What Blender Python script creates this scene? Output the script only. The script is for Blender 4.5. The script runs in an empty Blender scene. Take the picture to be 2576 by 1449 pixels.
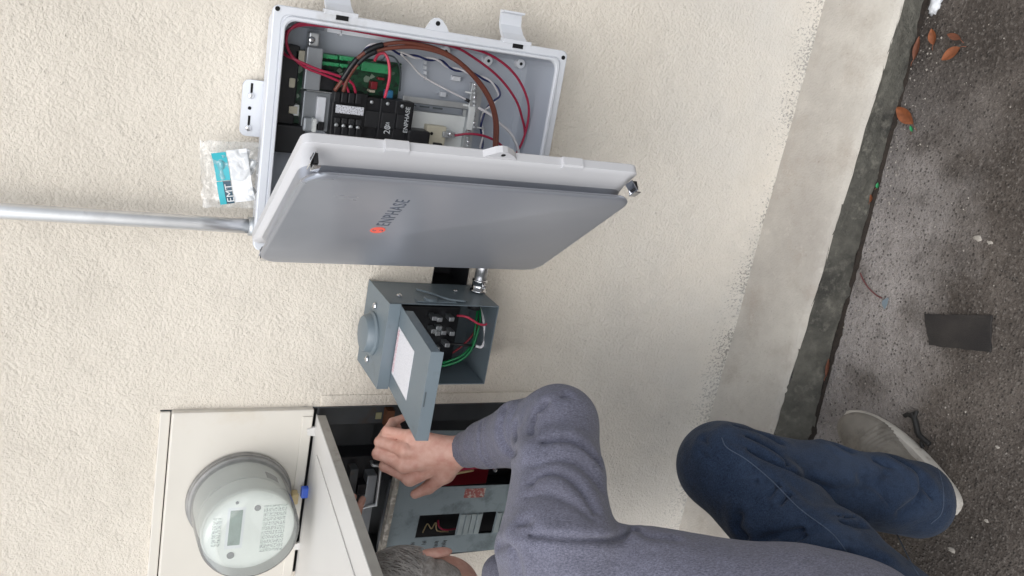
import bpy, bmesh, math, random
import numpy as np
from mathutils import Vector, Matrix, noise as mnoise
random.seed(7); np.random.seed(7)
scene = bpy.context.scene
col = scene.collection
rad = math.radians

# ------------------------------------------------------------------ camera
CAM = np.array([0.0, -1.47778, 1.5])
FPX = 2200.0                                # focal length for a frame 2576 wide
def cam_rows(yaw, pitch, roll):
    cy, sy, cp, sp = math.cos(yaw), math.sin(yaw), math.cos(pitch), math.sin(pitch)
    fwd = np.array([-sy*cp, cy*cp, -sp]); right = np.array([cy, sy, 0.0]); down = np.cross(fwd, right)
    c, s = math.cos(roll), math.sin(roll)
    return np.array([c*right + s*down, -s*right + c*down, fwd])
RW = cam_rows(rad(18.453), rad(27.094), rad(-2.471))
cam_data = bpy.data.cameras.new('camera'); cam = bpy.data.objects.new('camera', cam_data); col.objects.link(cam)
cam_data.sensor_width = 36; cam_data.lens = 36*FPX/2576; cam_data.clip_start = 0.02; cam_data.clip_end = 500
R_, U_, B_ = RW[1], RW[0], -RW[2]           # phone held sideways: picture right is down in the world
cam.matrix_world = Matrix(((R_[0], U_[0], B_[0], CAM[0]), (R_[1], U_[1], B_[1], CAM[1]), (R_[2], U_[2], B_[2], CAM[2]), (0, 0, 0, 1)))
scene.camera = cam

# ------------------------------------------------------------------ sky, sun, exposure
SUN_EL, SUN_AZ = 46.0, 194.0                # azimuth: direction the light comes from, 0 = +Y, clockwise
world = bpy.data.worlds.new('World'); scene.world = world; world.use_nodes = True
wn, wl = world.node_tree.nodes, world.node_tree.links
sky = wn.new('ShaderNodeTexSky'); sky.sky_type = 'NISHITA'; sky.sun_disc = False
sky.sun_elevation = rad(SUN_EL); sky.sun_rotation = rad(SUN_AZ)
sky.air_density = 1.0; sky.dust_density = 1.6; sky.ozone_density = 1.0
hs = wn.new('ShaderNodeHueSaturation'); hs.inputs['Saturation'].default_value = 0.30   # thick overcast: almost grey
wl.new(sky.outputs[0], hs.inputs['Color']); wl.new(hs.outputs[0], wn['Background'].inputs['Color'])
wn['Background'].inputs['Strength'].default_value = 0.15
sd = bpy.data.lights.new('sun', 'SUN'); sd.energy = 0.5; sd.angle = rad(50); sd.color = (1.0, 0.98, 0.955)
sun = bpy.data.objects.new('sun', sd); col.objects.link(sun)
sdir = Vector((math.sin(rad(SUN_AZ))*math.cos(rad(SUN_EL)), math.cos(rad(SUN_AZ))*math.cos(rad(SUN_EL)), math.sin(rad(SUN_EL))))
sun.rotation_euler = (-sdir).to_track_quat('-Z', 'Y').to_euler(); sun.location = (0, -3, 4)
scene.view_settings.view_transform = 'Standard'; scene.view_settings.look = 'None'
scene.view_settings.gamma = 1.0; scene.view_settings.use_curve_mapping = False
scene.view_settings.exposure = 0.80
scene.cycles.max_bounces = 6; scene.cycles.diffuse_bounces = 3; scene.cycles.glossy_bounces = 3; scene.cycles.transparent_max_bounces = 10

# ------------------------------------------------------------------ helpers: picture measure -> place
def ray(x, y):
    d = np.array([(1449-y-724.5)/FPX, (x-1288)/FPX, 1.0]); return RW.T @ d
def at(x, y, Y):
    d = ray(x, y); return Vector(CAM + (Y-CAM[1])/d[1]*d)
def atz(x, y, Z=0.0):
    d = ray(x, y); return Vector(CAM + (Z-CAM[2])/d[2]*d)

# ------------------------------------------------------------------ materials
def srgb(r, g, b):
    f = lambda c: (c/255/12.92) if c/255 <= 0.04045 else ((c/255+0.055)/1.055)**2.4
    return (f(r), f(g), f(b), 1.0)
MATS = {}
def mat(name, c, rough=0.5, metal=0.0, var=0.12, vs=25.0, bump=0.0, bs=300.0, spec=0.5, c2=None, coat=0.0, dirt=None, ds=6.0, dlo=0.55, dhi=0.75):
    m = bpy.data.materials.new(name); m.use_nodes = True; nt = m.node_tree; n, l = nt.nodes, nt.links
    p = n['Principled BSDF']; p.inputs['Roughness'].default_value = rough; p.inputs['Metallic'].default_value = metal
    p.inputs['Specular IOR Level'].default_value = spec; p.inputs['Coat Weight'].default_value = coat
    tc = n.new('ShaderNodeTexCoord')
    nz = n.new('ShaderNodeTexNoise'); nz.inputs['Scale'].default_value = vs; nz.inputs['Detail'].default_value = 5
    l.new(tc.outputs['Object'], nz.inputs['Vector'])
    rmp = n.new('ShaderNodeMapRange'); rmp.inputs[1].default_value = 0.3; rmp.inputs[2].default_value = 0.7
    l.new(nz.outputs['Fac'], rmp.inputs[0])
    mx = n.new('ShaderNodeMix'); mx.data_type = 'RGBA'
    mx.inputs['A'].default_value = c2 if c2 else (c[0]*(1-var), c[1]*(1-var), c[2]*(1-var), 1)
    mx.inputs['B'].default_value = c if c2 else (min(1, c[0]*(1+var)), min(1, c[1]*(1+var)), min(1, c[2]*(1+var)), 1)
    l.new(rmp.outputs[0], mx.inputs['Factor']); out = mx.outputs['Result']
    if dirt:
        n3 = n.new('ShaderNodeTexNoise'); n3.inputs['Scale'].default_value = ds; n3.inputs['Detail'].default_value = 8; n3.inputs['Roughness'].default_value = 0.65
        l.new(tc.outputs['Object'], n3.inputs['Vector'])
        r3 = n.new('ShaderNodeMapRange'); r3.inputs[1].default_value = dlo; r3.inputs[2].default_value = dhi; l.new(n3.outputs['Fac'], r3.inputs[0])
        m3 = n.new('ShaderNodeMix'); m3.data_type = 'RGBA'; m3.inputs['B'].default_value = dirt
        l.new(r3.outputs[0], m3.inputs['Factor']); l.new(out, m3.inputs['A']); out = m3.outputs['Result']
    l.new(out, p.inputs['Base Color'])
    rr = n.new('ShaderNodeMapRange'); rr.inputs[3].default_value = max(0.02, rough-0.08); rr.inputs[4].default_value = min(1, rough+0.08)
    l.new(nz.outputs['Fac'], rr.inputs[0]); l.new(rr.outputs[0], p.inputs['Roughness'])
    if bump:
        n2 = n.new('ShaderNodeTexNoise'); n2.inputs['Scale'].default_value = bs; n2.inputs['Detail'].default_value = 4
        l.new(tc.outputs['Object'], n2.inputs['Vector'])
        b = n.new('ShaderNodeBump'); b.inputs['Strength'].default_value = 0.7; b.inputs['Distance'].default_value = bump
        l.new(n2.outputs['Fac'], b.inputs['Height']); l.new(b.outputs[0], p.inputs['Normal'])
    MATS[name] = m; return m
class NT:                                   # short way to write node trees
    def __init__(s, name):
        s.m = bpy.data.materials.new(name); s.m.use_nodes = True; s.n = s.m.node_tree.nodes; s.l = s.m.node_tree.links
        s.p = s.n['Principled BSDF']; s.tc = s.n.new('ShaderNodeTexCoord'); MATS[name] = s.m
    def vec(s, scale=(1, 1, 1), src='Object'):
        mp = s.n.new('ShaderNodeMapping'); mp.inputs['Scale'].default_value = scale; s.l.new(s.tc.outputs[src], mp.inputs[0]); return mp.outputs[0]
    def noise(s, scale, detail=4, rough=0.5, vec=None):
        t = s.n.new('ShaderNodeTexNoise'); t.inputs['Scale'].default_value = scale; t.inputs['Detail'].default_value = detail; t.inputs['Roughness'].default_value = rough
        s.l.new(vec if vec else s.tc.outputs['Object'], t.inputs['Vector']); return t.outputs['Fac']
    def vor(s, scale, feature='F1', vec=None, out='Distance'):
        t = s.n.new('ShaderNodeTexVoronoi'); t.feature = feature; t.inputs['Scale'].default_value = scale
        s.l.new(vec if vec else s.tc.outputs['Object'], t.inputs['Vector']); return t.outputs[out]
    def rng(s, v, a, b, c=0.0, d=1.0):
        t = s.n.new('ShaderNodeMapRange'); s.l.new(v, t.inputs[0])
        for i, k in enumerate((a, b, c, d)): t.inputs[i+1].default_value = k
        return t.outputs[0]
    def mix(s, f, a, b):
        t = s.n.new('ShaderNodeMix'); t.data_type = 'RGBA'
        for k, v in (('Factor', f), ('A', a), ('B', b)):
            if isinstance(v, (tuple, float, int)): t.inputs[k].default_value = v
            else: s.l.new(v, t.inputs[k])
        return t.outputs['Result']
    def math(s, op, a, b=0.0):
        t = s.n.new('ShaderNodeMath'); t.operation = op
        for i, v in enumerate((a, b)):
            if isinstance(v, (float, int)): t.inputs[i].default_value = v
            else: s.l.new(v, t.inputs[i])
        return t.outputs[0]
    def xyz(s):
        t = s.n.new('ShaderNodeSeparateXYZ'); s.l.new(s.tc.outputs['Object'], t.inputs[0]); return t.outputs
    def bump(s, h, dist, strength=1.0, prev=None):
        t = s.n.new('ShaderNodeBump'); t.inputs['Distance'].default_value = dist; t.inputs['Strength'].default_value = strength
        s.l.new(h, t.inputs['Height'])
        if prev: s.l.new(prev, t.inputs['Normal'])
        s.l.new(t.outputs[0], s.p.inputs['Normal']); return t.outputs[0]
    def color(s, c): s.l.new(c, s.p.inputs['Base Color'])
    def rough(s, v):
        if isinstance(v, float): s.p.inputs['Roughness'].default_value = v
        else: s.l.new(v, s.p.inputs['Roughness'])

# stucco: sand float finish, cream paint, mildew specks low on the wall and round the cabinet
t = NT('stucco')
big = t.noise(2.2, 4, 0.6); grain = t.noise(165, 5, 0.62); mid = t.noise(38, 4, 0.6); fine = t.noise(420, 3, 0.5); pit = t.vor(150, 'F1', t.vec((1, 1, 0.7)))
base = t.mix(t.rng(big, 0.3, 0.7), srgb(224, 216, 203), srgb(212, 204, 191))
base = t.mix(t.rng(t.noise(7, 6, 0.7), 0.52, 0.8, 0, 0.45), base, srgb(190, 183, 172))
pits = t.math('MULTIPLY', t.rng(grain, 0.62, 0.74), t.rng(mid, 0.45, 0.62))
base = t.mix(t.math('MULTIPLY', pits, 0.75), base, srgb(146, 137, 124))
xyz = t.xyz()
low = t.rng(xyz[2], 0.10, 0.55, 1.0, 0.0); edge = t.rng(xyz[2], 0.10, 0.26, 1.0, 0.0)
leftlow = t.math('MULTIPLY', t.rng(xyz[2], 0.2, 0.8, 1.0, 0.0), t.rng(xyz[0], -1.2, -0.1, 1.0, 0.0))
band = t.math('MULTIPLY', t.rng(xyz[2], 0.10, 0.19, 1.0, 0.0), t.rng(t.noise(3.0, 4, 0.6), 0.32, 0.50))
spk = t.noise(190, 5, 0.72, t.vec((1, 1, 0.75))); spk2 = t.noise(120, 5, 0.7, t.vec((1, 1, 0.7))); patch = t.noise(7, 7, 0.75)
sp1 = t.math('MULTIPLY', t.rng(t.math('ADD', spk, t.math('MULTIPLY', band, 0.19)), 0.63, 0.72), t.rng(band, 0.05, 0.3))
loose = t.math('MULTIPLY', t.math('MAXIMUM', t.math('MULTIPLY', low, 0.7), leftlow), t.rng(patch, 0.46, 0.66))
sp2 = t.math('MULTIPLY', t.rng(t.math('ADD', spk2, t.math('MULTIPLY', loose, 0.13)), 0.665, 0.75), t.rng(loose, 0.04, 0.5, 0, 0.8))
base = t.mix(t.math('MULTIPLY', t.math('MAXIMUM', sp1, sp2), 0.85), base, srgb(72, 66, 57))
grey = t.math('MULTIPLY', t.rng(xyz[2], 0.08, 0.75, 0.6, 0.0), t.rng(t.noise(2.6, 5, 0.6), 0.25, 0.6))
base = t.mix(grey, base, srgb(198, 197, 194))
base = t.mix(t.math('MULTIPLY', edge, t.rng(t.noise(16, 6, 0.7), 0.4, 0.7, 0, 0.35)), base, srgb(178, 172, 163))
t.color(base); t.rough(0.92); t.p.inputs['Specular IOR Level'].default_value = 0.15
smoothed = t.rng(xyz[2], 0.10, 0.45, 0.5, 1.0)
hh = t.math('ADD', grain, t.math('MULTIPLY', mid, 0.9)); hh = t.math('SUBTRACT', hh, t.math('MULTIPLY', pits, 0.5)); hh = t.math('MULTIPLY', hh, smoothed)
b1 = t.bump(hh, 0.0048, 0.85); t.bump(fine, 0.0010, 0.5, b1)

# painted ledge
t = NT('ledge_paint')
n1 = t.noise(4, 6, 0.65); n2 = t.noise(150, 5, 0.65); n3 = t.noise(11, 7, 0.72); n4 = t.noise(38, 6, 0.7)
c = t.mix(t.rng(n1, 0.32, 0.66), srgb(162, 156, 148), srgb(192, 187, 177))
c = t.mix(t.rng(n3, 0.5, 0.72, 0, 0.55), c, srgb(154, 142, 130))
c = t.mix(t.rng(n4, 0.58, 0.74, 0, 0.6), c, srgb(196, 190, 180))
c = t.mix(t.rng(n2, 0.64, 0.76, 0, 0.8), c, srgb(112, 104, 95))
t.color(c); t.rough(0.85); t.bump(t.math('ADD', t.noise(220, 3), t.math('MULTIPLY', n4, 0.8)), 0.0022, 0.6)
# bare kerb concrete
t = NT('kerb_concrete')
n1 = t.noise(7, 6, 0.7); n2 = t.noise(60, 6, 0.65)
c = t.mix(t.rng(n1, 0.35, 0.65), srgb(54, 53, 49), srgb(98, 96, 88))
c = t.mix(t.rng(n2, 0.5, 0.75), c, srgb(116, 113, 104))
c = t.mix(t.rng(t.noise(30, 4), 0.55, 0.75, 0, 0.7), c, srgb(44, 43, 39))
t.color(c); t.rough(0.95); t.bump(t.noise(90, 6, 0.65), 0.006, 0.9)
# old exposed-aggregate concrete ground
t = NT('old_concrete')
n0 = t.noise(1.7, 5, 0.6); n1 = t.noise(5.5, 7, 0.68); n2 = t.noise(19, 7, 0.7); n3 = t.noise(120, 5, 0.65); v = t.vor(160, out='Distance'); vc = t.vor(160, out='Color'); fine = t.noise(430, 4, 0.65)
xyz = t.xyz(); wob = t.math('ADD', xyz[1], t.math('MULTIPLY', t.math('SUBTRACT', t.noise(6, 6, 0.65), 0.5), 0.34)); worn = t.math('MULTIPLY', t.math('MULTIPLY', t.rng(wob, -0.46, -0.30), t.rng(xyz[0], 0.12, -0.15)), t.rng(t.noise(4.2, 5, 0.6), 0.30, 0.48))        # slab is scrubbed paler along the house
c = t.mix(t.rng(n1, 0.34, 0.62), srgb(54, 46, 39), srgb(98, 90, 83))
c = t.mix(t.math('MULTIPLY', worn, 0.95), c, srgb(160, 154, 150)); c = t.mix(t.rng(n0, 0.50, 0.66, 0, 0.6), c, srgb(46, 39, 34))
c = t.mix(t.rng(n2, 0.52, 0.74, 0, 0.6), c, srgb(48, 42, 37))
c = t.mix(t.rng(n3, 0.5, 0.72, 0, 0.6), c, srgb(134, 127, 120))
c = t.mix(t.rng(fine, 0.5, 0.7, 0, 0.65), c, srgb(30, 27, 24))
sep = t.n.new('ShaderNodeSeparateColor'); t.l.new(vc, sep.inputs[0])
chip = t.math('MULTIPLY', t.rng(v, 0.38, 0.2), t.rng(sep.outputs[0], 0.78, 0.86))
c = t.mix(t.math('MULTIPLY', chip, 0.4), c, srgb(158, 151, 143))
chip2 = t.math('MULTIPLY', t.rng(v, 0.42, 0.25), t.rng(sep.outputs[1], 0.72, 0.8))
c = t.mix(t.math('MULTIPLY', chip2, 0.7), c, srgb(38, 34, 30))
t.color(c); t.rough(t.rng(n1, 0.3, 0.7, 0.7, 0.95))
b1 = t.bump(t.math('ADD', n2, n3), 0.006, 0.8); t.bump(t.rng(v, 0.5, 0.0), 0.003, 0.7, b1)

mat('box_plastic', srgb(210, 213, 218), 0.45, var=0.03, vs=8, bump=0.0002, bs=900, dirt=srgb(168, 166, 160), ds=9, dlo=0.62, dhi=0.85)
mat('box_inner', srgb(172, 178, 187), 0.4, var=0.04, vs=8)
# brushed silver lid face with hazy smears
t = NT('lid_face')
sm = t.noise(3.2, 4, 0.5); s2 = t.noise(7, 5, 0.55, t.vec((1, 1, 0.4)))
c = t.mix(t.rng(sm, 0.35, 0.65), srgb(152, 156, 164), srgb(165, 168, 175))
c = t.mix(t.rng(s2, 0.62, 0.85, 0, 0.3), c, srgb(190, 193, 197))
t.color(c); t.rough(t.rng(s2, 0.35, 0.75, 0.27, 0.36)); t.p.inputs['Metallic'].default_value = 0.55
mat('lid_cover', srgb(160, 163, 170), 0.38, 0.6, var=0.04, vs=6); mat('lid_shell', srgb(196, 196, 198), 0.4, var=0.02, vs=6)
mat('chrome', (0.75, 0.76, 0.78, 1), 0.15, 1.0, var=0.06, vs=40)
mat('emt', (0.70, 0.71, 0.73, 1), 0.34, 0.9, var=0.08, vs=18, dirt=(0.5, 0.5, 0.51, 1), ds=24, dlo=0.6, dhi=0.8)
mat('zinc', (0.5, 0.52, 0.53, 1), 0.4, 0.8, var=0.12, vs=30)
mat('steel_rail', (0.30, 0.32, 0.34, 1), 0.42, 0.5, var=0.1, vs=30)
mat('white_metal', srgb(205, 208, 206), 0.45, 0.0, var=0.04)
mat('black_plastic', srgb(17, 18, 22), 0.42, var=0.2, vs=20)
mat('dark_plastic', srgb(28, 29, 32), 0.55, var=0.15)
mat('hole_black', srgb(9, 9, 10), 0.9, var=0.1)
mat('ivory', srgb(190, 184, 164), 0.5, var=0.08)
mat('terminal_green', srgb(52, 140, 92), 0.45, var=0.08)
mat('blue_part', srgb(52, 118, 160), 0.4, var=0.06)
mat('red_part', srgb(120, 22, 34), 0.4, var=0.1)
t = NT('pcb')
br = t.n.new('ShaderNodeTexBrick'); br.inputs['Scale'].default_value = 42; t.l.new(t.vec((1, 1, 1.3)), br.inputs['Vector'])
nn = t.noise(90, 3); vv = t.vor(140, out='Color'); sc = t.n.new('ShaderNodeSeparateColor'); t.l.new(vv, sc.inputs[0])
c = t.mix(t.rng(nn, 0.4, 0.6), srgb(14, 52, 34), srgb(24, 78, 50))
c = t.mix(t.rng(sc.outputs[0], 0.86, 0.9, 0, 0.7), c, srgb(150, 165, 150))
c = t.mix(t.rng(sc.outputs[1], 0.8, 0.85, 0, 0.8), c, srgb(16, 18, 18))
t.color(c); t.rough(0.4)
mat('wire_red', srgb(150, 32, 62), 0.38, var=0.06); mat('wire_red_b', srgb(196, 62, 86), 0.38, var=0.06)
mat('wire_brown', srgb(104, 58, 46), 0.42, var=0.06); mat('wire_white', srgb(205, 203, 204), 0.42, var=0.03)
mat('wire_blue', srgb(24, 34, 84), 0.4, var=0.06); mat('wire_green', srgb(14, 110, 62), 0.4, var=0.06); mat('wire_black', srgb(20, 20, 22), 0.5, var=0.1)
mat('lc_grey', srgb(104, 116, 123), 0.42, 0.0, var=0.05, vs=10, bump=0.0003, bs=700, spec=0.6, dirt=srgb(88, 98, 102), ds=18, dlo=0.6, dhi=0.8)
mat('lc_dark', srgb(70, 78, 82), 0.55, 0.0, var=0.1, vs=16, dirt=srgb(52, 56, 58), ds=25)
mat('deadfront_grey', srgb(130, 142, 146), 0.5, 0.0, var=0.07, vs=14, dirt=srgb(82, 92, 94), ds=22, dlo=0.52, dhi=0.75)
mat('filler_grey', srgb(146, 156, 157), 0.5, 0.0, var=0.1, vs=60)
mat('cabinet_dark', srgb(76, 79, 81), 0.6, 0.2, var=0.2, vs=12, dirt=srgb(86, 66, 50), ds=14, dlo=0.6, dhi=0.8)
mat('cabinet_cream', srgb(208, 203, 193), 0.45, var=0.025, vs=5, dirt=srgb(194, 183, 163), ds=5, dlo=0.55, dhi=0.85)
mat('door_white', srgb(206, 204, 200), 0.4, var=0.02, vs=5)
mat('scuffed_grey', srgb(150, 146, 136), 0.6, 0.1, var=0.15, vs=60, dirt=srgb(205, 200, 190), ds=70, dlo=0.5, dhi=0.62)
mat('ring_steel', (0.30, 0.295, 0.285, 1), 0.42, 0.7, var=0.15, vs=50)
mat('meter_drum', srgb(206, 208, 202), 0.5, var=0.05)
mat('meter_plate', srgb(222, 225, 219), 0.45, var=0.03)
mat('lcd', srgb(112, 132, 122), 0.3, var=0.15, vs=60)
mat('grey_print', srgb(96, 98, 96), 0.6, var=0.1)
mat('seal_blue', srgb(74, 110, 214), 0.35, var=0.08); mat('seal_tan', srgb(196, 176, 132), 0.4, var=0.1)
mat('copper', srgb(170, 104, 66), 0.45, 0.4, var=0.2, vs=30)
mat('rust', srgb(110, 70, 46), 0.8, 0.0, var=0.3, vs=40)
mat('orange_print', srgb(238, 100, 82), 0.45, var=0.03); mat('dark_print', srgb(84, 91, 102), 0.5, var=0.05); mat('white_print', srgb(200, 204, 206), 0.5, var=0.05)
mat('teal', srgb(32, 160, 172), 0.4, var=0.06); mat('teal_dark', srgb(28, 66, 84), 0.4, var=0.06); mat('paper', srgb(214, 216, 218), 0.55, var=0.03)
mat('red_sticker', srgb(150, 84, 80), 0.6, var=0.15, vs=120, dirt=srgb(180, 170, 160), ds=150, dlo=0.5, dhi=0.6)
mat('yellow_sticker', srgb(170, 168, 130), 0.6, var=0.1)
mat('ink', srgb(36, 42, 44), 0.7, var=0.2)
def print_label(name, paper, ink, sx, sz, rows=30, ratio=0.5):
    t = NT(name); b = t.n.new('ShaderNodeTexBrick'); b.inputs['Scale'].default_value = rows; b.inputs['Mortar Size'].default_value = 0.28*0.02*rows/30
    b.inputs['Brick Width'].default_value = 0.16; b.inputs['Row Height'].default_value = 0.07; b.inputs['Mortar Size'].default_value = 0.022
    b.offset = 0.37; b.squash_frequency = 3; b.squash = 1.6
    cmb = t.n.new('ShaderNodeCombineXYZ'); s_ = t.xyz(); t.l.new(s_[0], cmb.inputs[0]); t.l.new(s_[sx], cmb.inputs[1]); t.l.new(cmb.outputs[0], b.inputs['Vector'])
    b.inputs['Color1'].default_value = ink; b.inputs['Color2'].default_value = ink; b.inputs['Mortar'].default_value = paper
    nz = t.noise(420, 2); f = t.rng(nz, 0.46, 0.54)
    t.color(t.mix(t.math('MULTIPLY', f, ratio), paper, b.outputs['Color'])); t.rough(0.5)
print_label('spec_label', srgb(206, 208, 214), srgb(60, 60, 66), 2, 1, 26, 0.95)
print_label('warn_label', srgb(220, 220, 224), srgb(140, 140, 150), 1, 1, 24, 0.35)
print_label('warn_head', srgb(222, 206, 210), srgb(176, 28, 48), 1, 1, 16, 1.0)
print_label('meter_text', srgb(214, 222, 214), srgb(110, 114, 112), 2, 1, 26, 0.8)
mat('skin', srgb(222, 178, 160), 0.5, var=0.07, vs=70, bump=0.0006, bs=500, c2=srgb(206, 150, 133))
t = NT('hair_grey')
hn = t.noise(1.0, 4, 0.6, t.vec((700, 80, 220))); h2 = t.noise(40, 3)
t.color(t.mix(t.rng(hn, 0.35, 0.65), srgb(124, 118, 112), t.mix(t.rng(h2, 0.4, 0.6), srgb(150, 144, 137), srgb(176, 171, 164)))); t.rough(0.55); t.bump(hn, 0.0010, 0.5)
t = NT('sweat_cloth')
h1 = t.noise(360, 4, 0.75, t.vec((1.6, 1.6, 0.55))); h2 = t.noise(9, 5, 0.6); h3 = t.noise(70, 4, 0.6, t.vec((1.4, 1.4, 0.6)))
c = t.mix(t.rng(h1, 0.36, 0.64), srgb(84, 85, 98), srgb(130, 130, 146)); c = t.mix(t.rng(h2, 0.4, 0.7, 0, 0.4), c, srgb(103, 101, 109)); c = t.mix(t.rng(h3, 0.5, 0.75, 0, 0.3), c, srgb(78, 80, 92))
t.color(c); t.rough(0.95); t.p.inputs['Sheen Weight'].default_value = 0.2; t.p.inputs['Specular IOR Level'].default_value = 0.12
b1 = t.bump(t.noise(26, 4, 0.55, t.vec((1.0, 1.0, 0.7))), 0.011, 0.55); t.bump(t.math('ADD', t.noise(520, 3), h1), 0.0014, 0.6, b1)
t = NT('denim')
h1 = t.noise(420, 3, 0.65, t.vec((1, 1, 2.2))); h2 = t.noise(6, 6, 0.65); h3 = t.noise(55, 5, 0.65)
c = t.mix(t.rng(h1, 0.35, 0.66), srgb(22, 32, 48), srgb(48, 63, 86)); c = t.mix(t.rng(h2, 0.44, 0.70, 0, 0.6), c, srgb(60, 73, 94)); c = t.mix(t.rng(h3, 0.5, 0.75, 0, 0.45), c, srgb(20, 29, 44))
t.color(c); t.rough(0.9); t.p.inputs['Specular IOR Level'].default_value = 0.2; t.p.inputs['Sheen Weight'].default_value = 0.1
b1 = t.bump(t.noise(20, 5, 0.55), 0.012, 0.5); t.bump(t.math('ADD', t.noise(600, 2), h1), 0.0012, 0.6, b1)
mat('denim_thread', srgb(70, 82, 100), 0.8, var=0.2, vs=300)
mat('shoe_cloth', srgb(126, 121, 113), 0.85, var=0.14, vs=30, bump=0.0008, bs=600, dirt=srgb(84, 78, 70), ds=28, dlo=0.5, dhi=0.75); mat('door_edge', srgb(160, 156, 148), 0.5, var=0.06, vs=40, dirt=srgb(120, 114, 104), ds=30, dlo=0.6, dhi=0.8); mat('shoe_sole', srgb(192, 187, 178), 0.6, var=0.1, vs=30, dirt=srgb(140, 130, 118), ds=40)
mat('hair_strand', srgb(176, 171, 165), 0.45, var=0.25, vs=60); mat('eye_white', srgb(225, 222, 216), 0.2, var=0.03)
mat('leaf_rust', srgb(128, 74, 44), 0.6, var=0.3, vs=90); mat('leaf_brown', srgb(108, 64, 44), 0.65, var=0.3, vs=90); mat('leaf_green', srgb(36, 140, 84), 0.5, var=0.2, vs=90)
mat('grit', srgb(158, 152, 143), 0.8, var=0.2, vs=40); mat('soil', srgb(40, 33, 27), 0.95, var=0.35, vs=120, bump=0.004, bs=200)
mat('dark_rubber', srgb(32, 29, 28), 0.75, var=0.2, vs=60, bump=0.001, bs=300, dirt=srgb(48, 44, 41), ds=14, dlo=0.40, dhi=0.66)
mat('twig_black', srgb(26, 25, 24), 0.7, var=0.2)
mat('stem_red', srgb(96, 52, 50), 0.6, var=0.2)
def clear_mat(name, tint, gloss=0.12, rough=0.08, milk=0.1):
    m = bpy.data.materials.new(name); m.use_nodes = True; n, l = m.node_tree.nodes, m.node_tree.links; n.remove(n['Principled BSDF'])
    tr = n.new('ShaderNodeBsdfTransparent'); tr.inputs[0].default_value = tint
    gl = n.new('ShaderNodeBsdfGlossy'); gl.inputs['Roughness'].default_value = rough
    df = n.new('ShaderNodeBsdfDiffuse'); df.inputs[0].default_value = (0.85, 0.87, 0.86, 1)
    fr = n.new('ShaderNodeFresnel'); fr.inputs[0].default_value = 1.33
    a = n.new('ShaderNodeMath'); a.operation = 'ADD'; a.inputs[1].default_value = gloss; l.new(fr.outputs[0], a.inputs[0])
    m1 = n.new('ShaderNodeMixShader'); m1.inputs[0].default_value = milk; l.new(tr.outputs[0], m1.inputs[1]); l.new(df.outputs[0], m1.inputs[2])
    m2 = n.new('ShaderNodeMixShader'); l.new(a.outputs[0], m2.inputs[0]); l.new(m1.outputs[0], m2.inputs[1]); l.new(gl.outputs[0], m2.inputs[2])
    l.new(m2.outputs[0], n['Material Output'].inputs[0]); MATS[name] = m
clear_mat('meter_glass', (0.95, 0.97, 0.96, 1), 0.04, 0.03, 0.20)
clear_mat('poly_bag', (0.98, 0.98, 0.98, 1), 0.05, 0.10, 0.08)

# ------------------------------------------------------------------ mesh helpers
def link(name, me, m, parent=None, smooth=False, world_space=False):
    o = bpy.data.objects.new(name, me); col.objects.link(o)
    if m: me.materials.append(MATS[m])
    if smooth:
        me.polygons.foreach_set('use_smooth', [True]*len(me.polygons))
    if parent is not None:
        o.parent = parent
        if world_space: o.matrix_parent_inverse = FRAMES[parent.name].inverted() if parent.name in FRAMES else Matrix.Identity(4)
    return o
FRAMES = {}
def tag(o, label, cat=None, group=None, kind=None):
    if label: o['label'] = label
    if cat: o['category'] = cat
    if group: o['group'] = group
    if kind: o['kind'] = kind
    return o
def empty(name, M, label, cat, group=None):
    o = bpy.data.objects.new(name, None); col.objects.link(o); o.empty_display_size = 0.05
    o.matrix_world = M; FRAMES[o.name] = M.copy(); return tag(o, label, cat, group)
def pmesh(name, verts, faces):
    me = bpy.data.meshes.new(name); me.from_pydata([tuple(v) for v in verts], [], faces); me.update(); return me
def bmesh_out(name, bm, m, parent=None, smooth=False, ws=False, fix=True):
    if fix: bmesh.ops.recalc_face_normals(bm, faces=bm.faces)
    me = bpy.data.meshes.new(name); bm.to_mesh(me); bm.free(); return link(name, me, m, parent, smooth, ws)
def add_box(bm, lo, hi, bev=0.0, M=None, seg=2):
    lo, hi = [min(a, b) for a, b in zip(lo, hi)], [max(a, b) for a, b in zip(lo, hi)]
    r = bmesh.ops.create_cube(bm, size=1.0); vs = r['verts']
    for v in vs: v.co = Vector([lo[i] + (v.co[i]+0.5)*(hi[i]-lo[i]) for i in range(3)])
    if bev:
        es = list({e for v in vs for e in v.link_edges})
        rb = bmesh.ops.bevel(bm, geom=es, offset=min(bev, 0.45*min(h-l for l, h in zip(lo, hi))), segments=seg, profile=0.6, affect='EDGES')
        vs = list({v for f in rb['faces'] for v in f.verts} | {v for v in vs if v.is_valid})
    if M is not None:
        for v in vs: v.co = M @ v.co
    return vs
def box(name, lo, hi, m, parent=None, bev=0.0012, M=None, ws=False):
    bm = bmesh.new(); add_box(bm, lo, hi, bev, M); return bmesh_out(name, bm, m, parent, False, ws)
def smooth_path(pts, n=8):
    P = [Vector(p) for p in pts]
    if len(P) < 3: return P
    Q = [P[0]*2-P[1]] + P + [P[-1]*2-P[-2]]; out = []
    for i in range(1, len(Q)-2):
        a, b, c, d = Q[i-1:i+3]
        for k in range(n):
            t = k/n; out.append(0.5*((2*b) + (c-a)*t + (2*a-5*b+4*c-d)*t*t + (3*b-a-3*c+d)*t**3))
    out.append(P[-1]); return out
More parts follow.
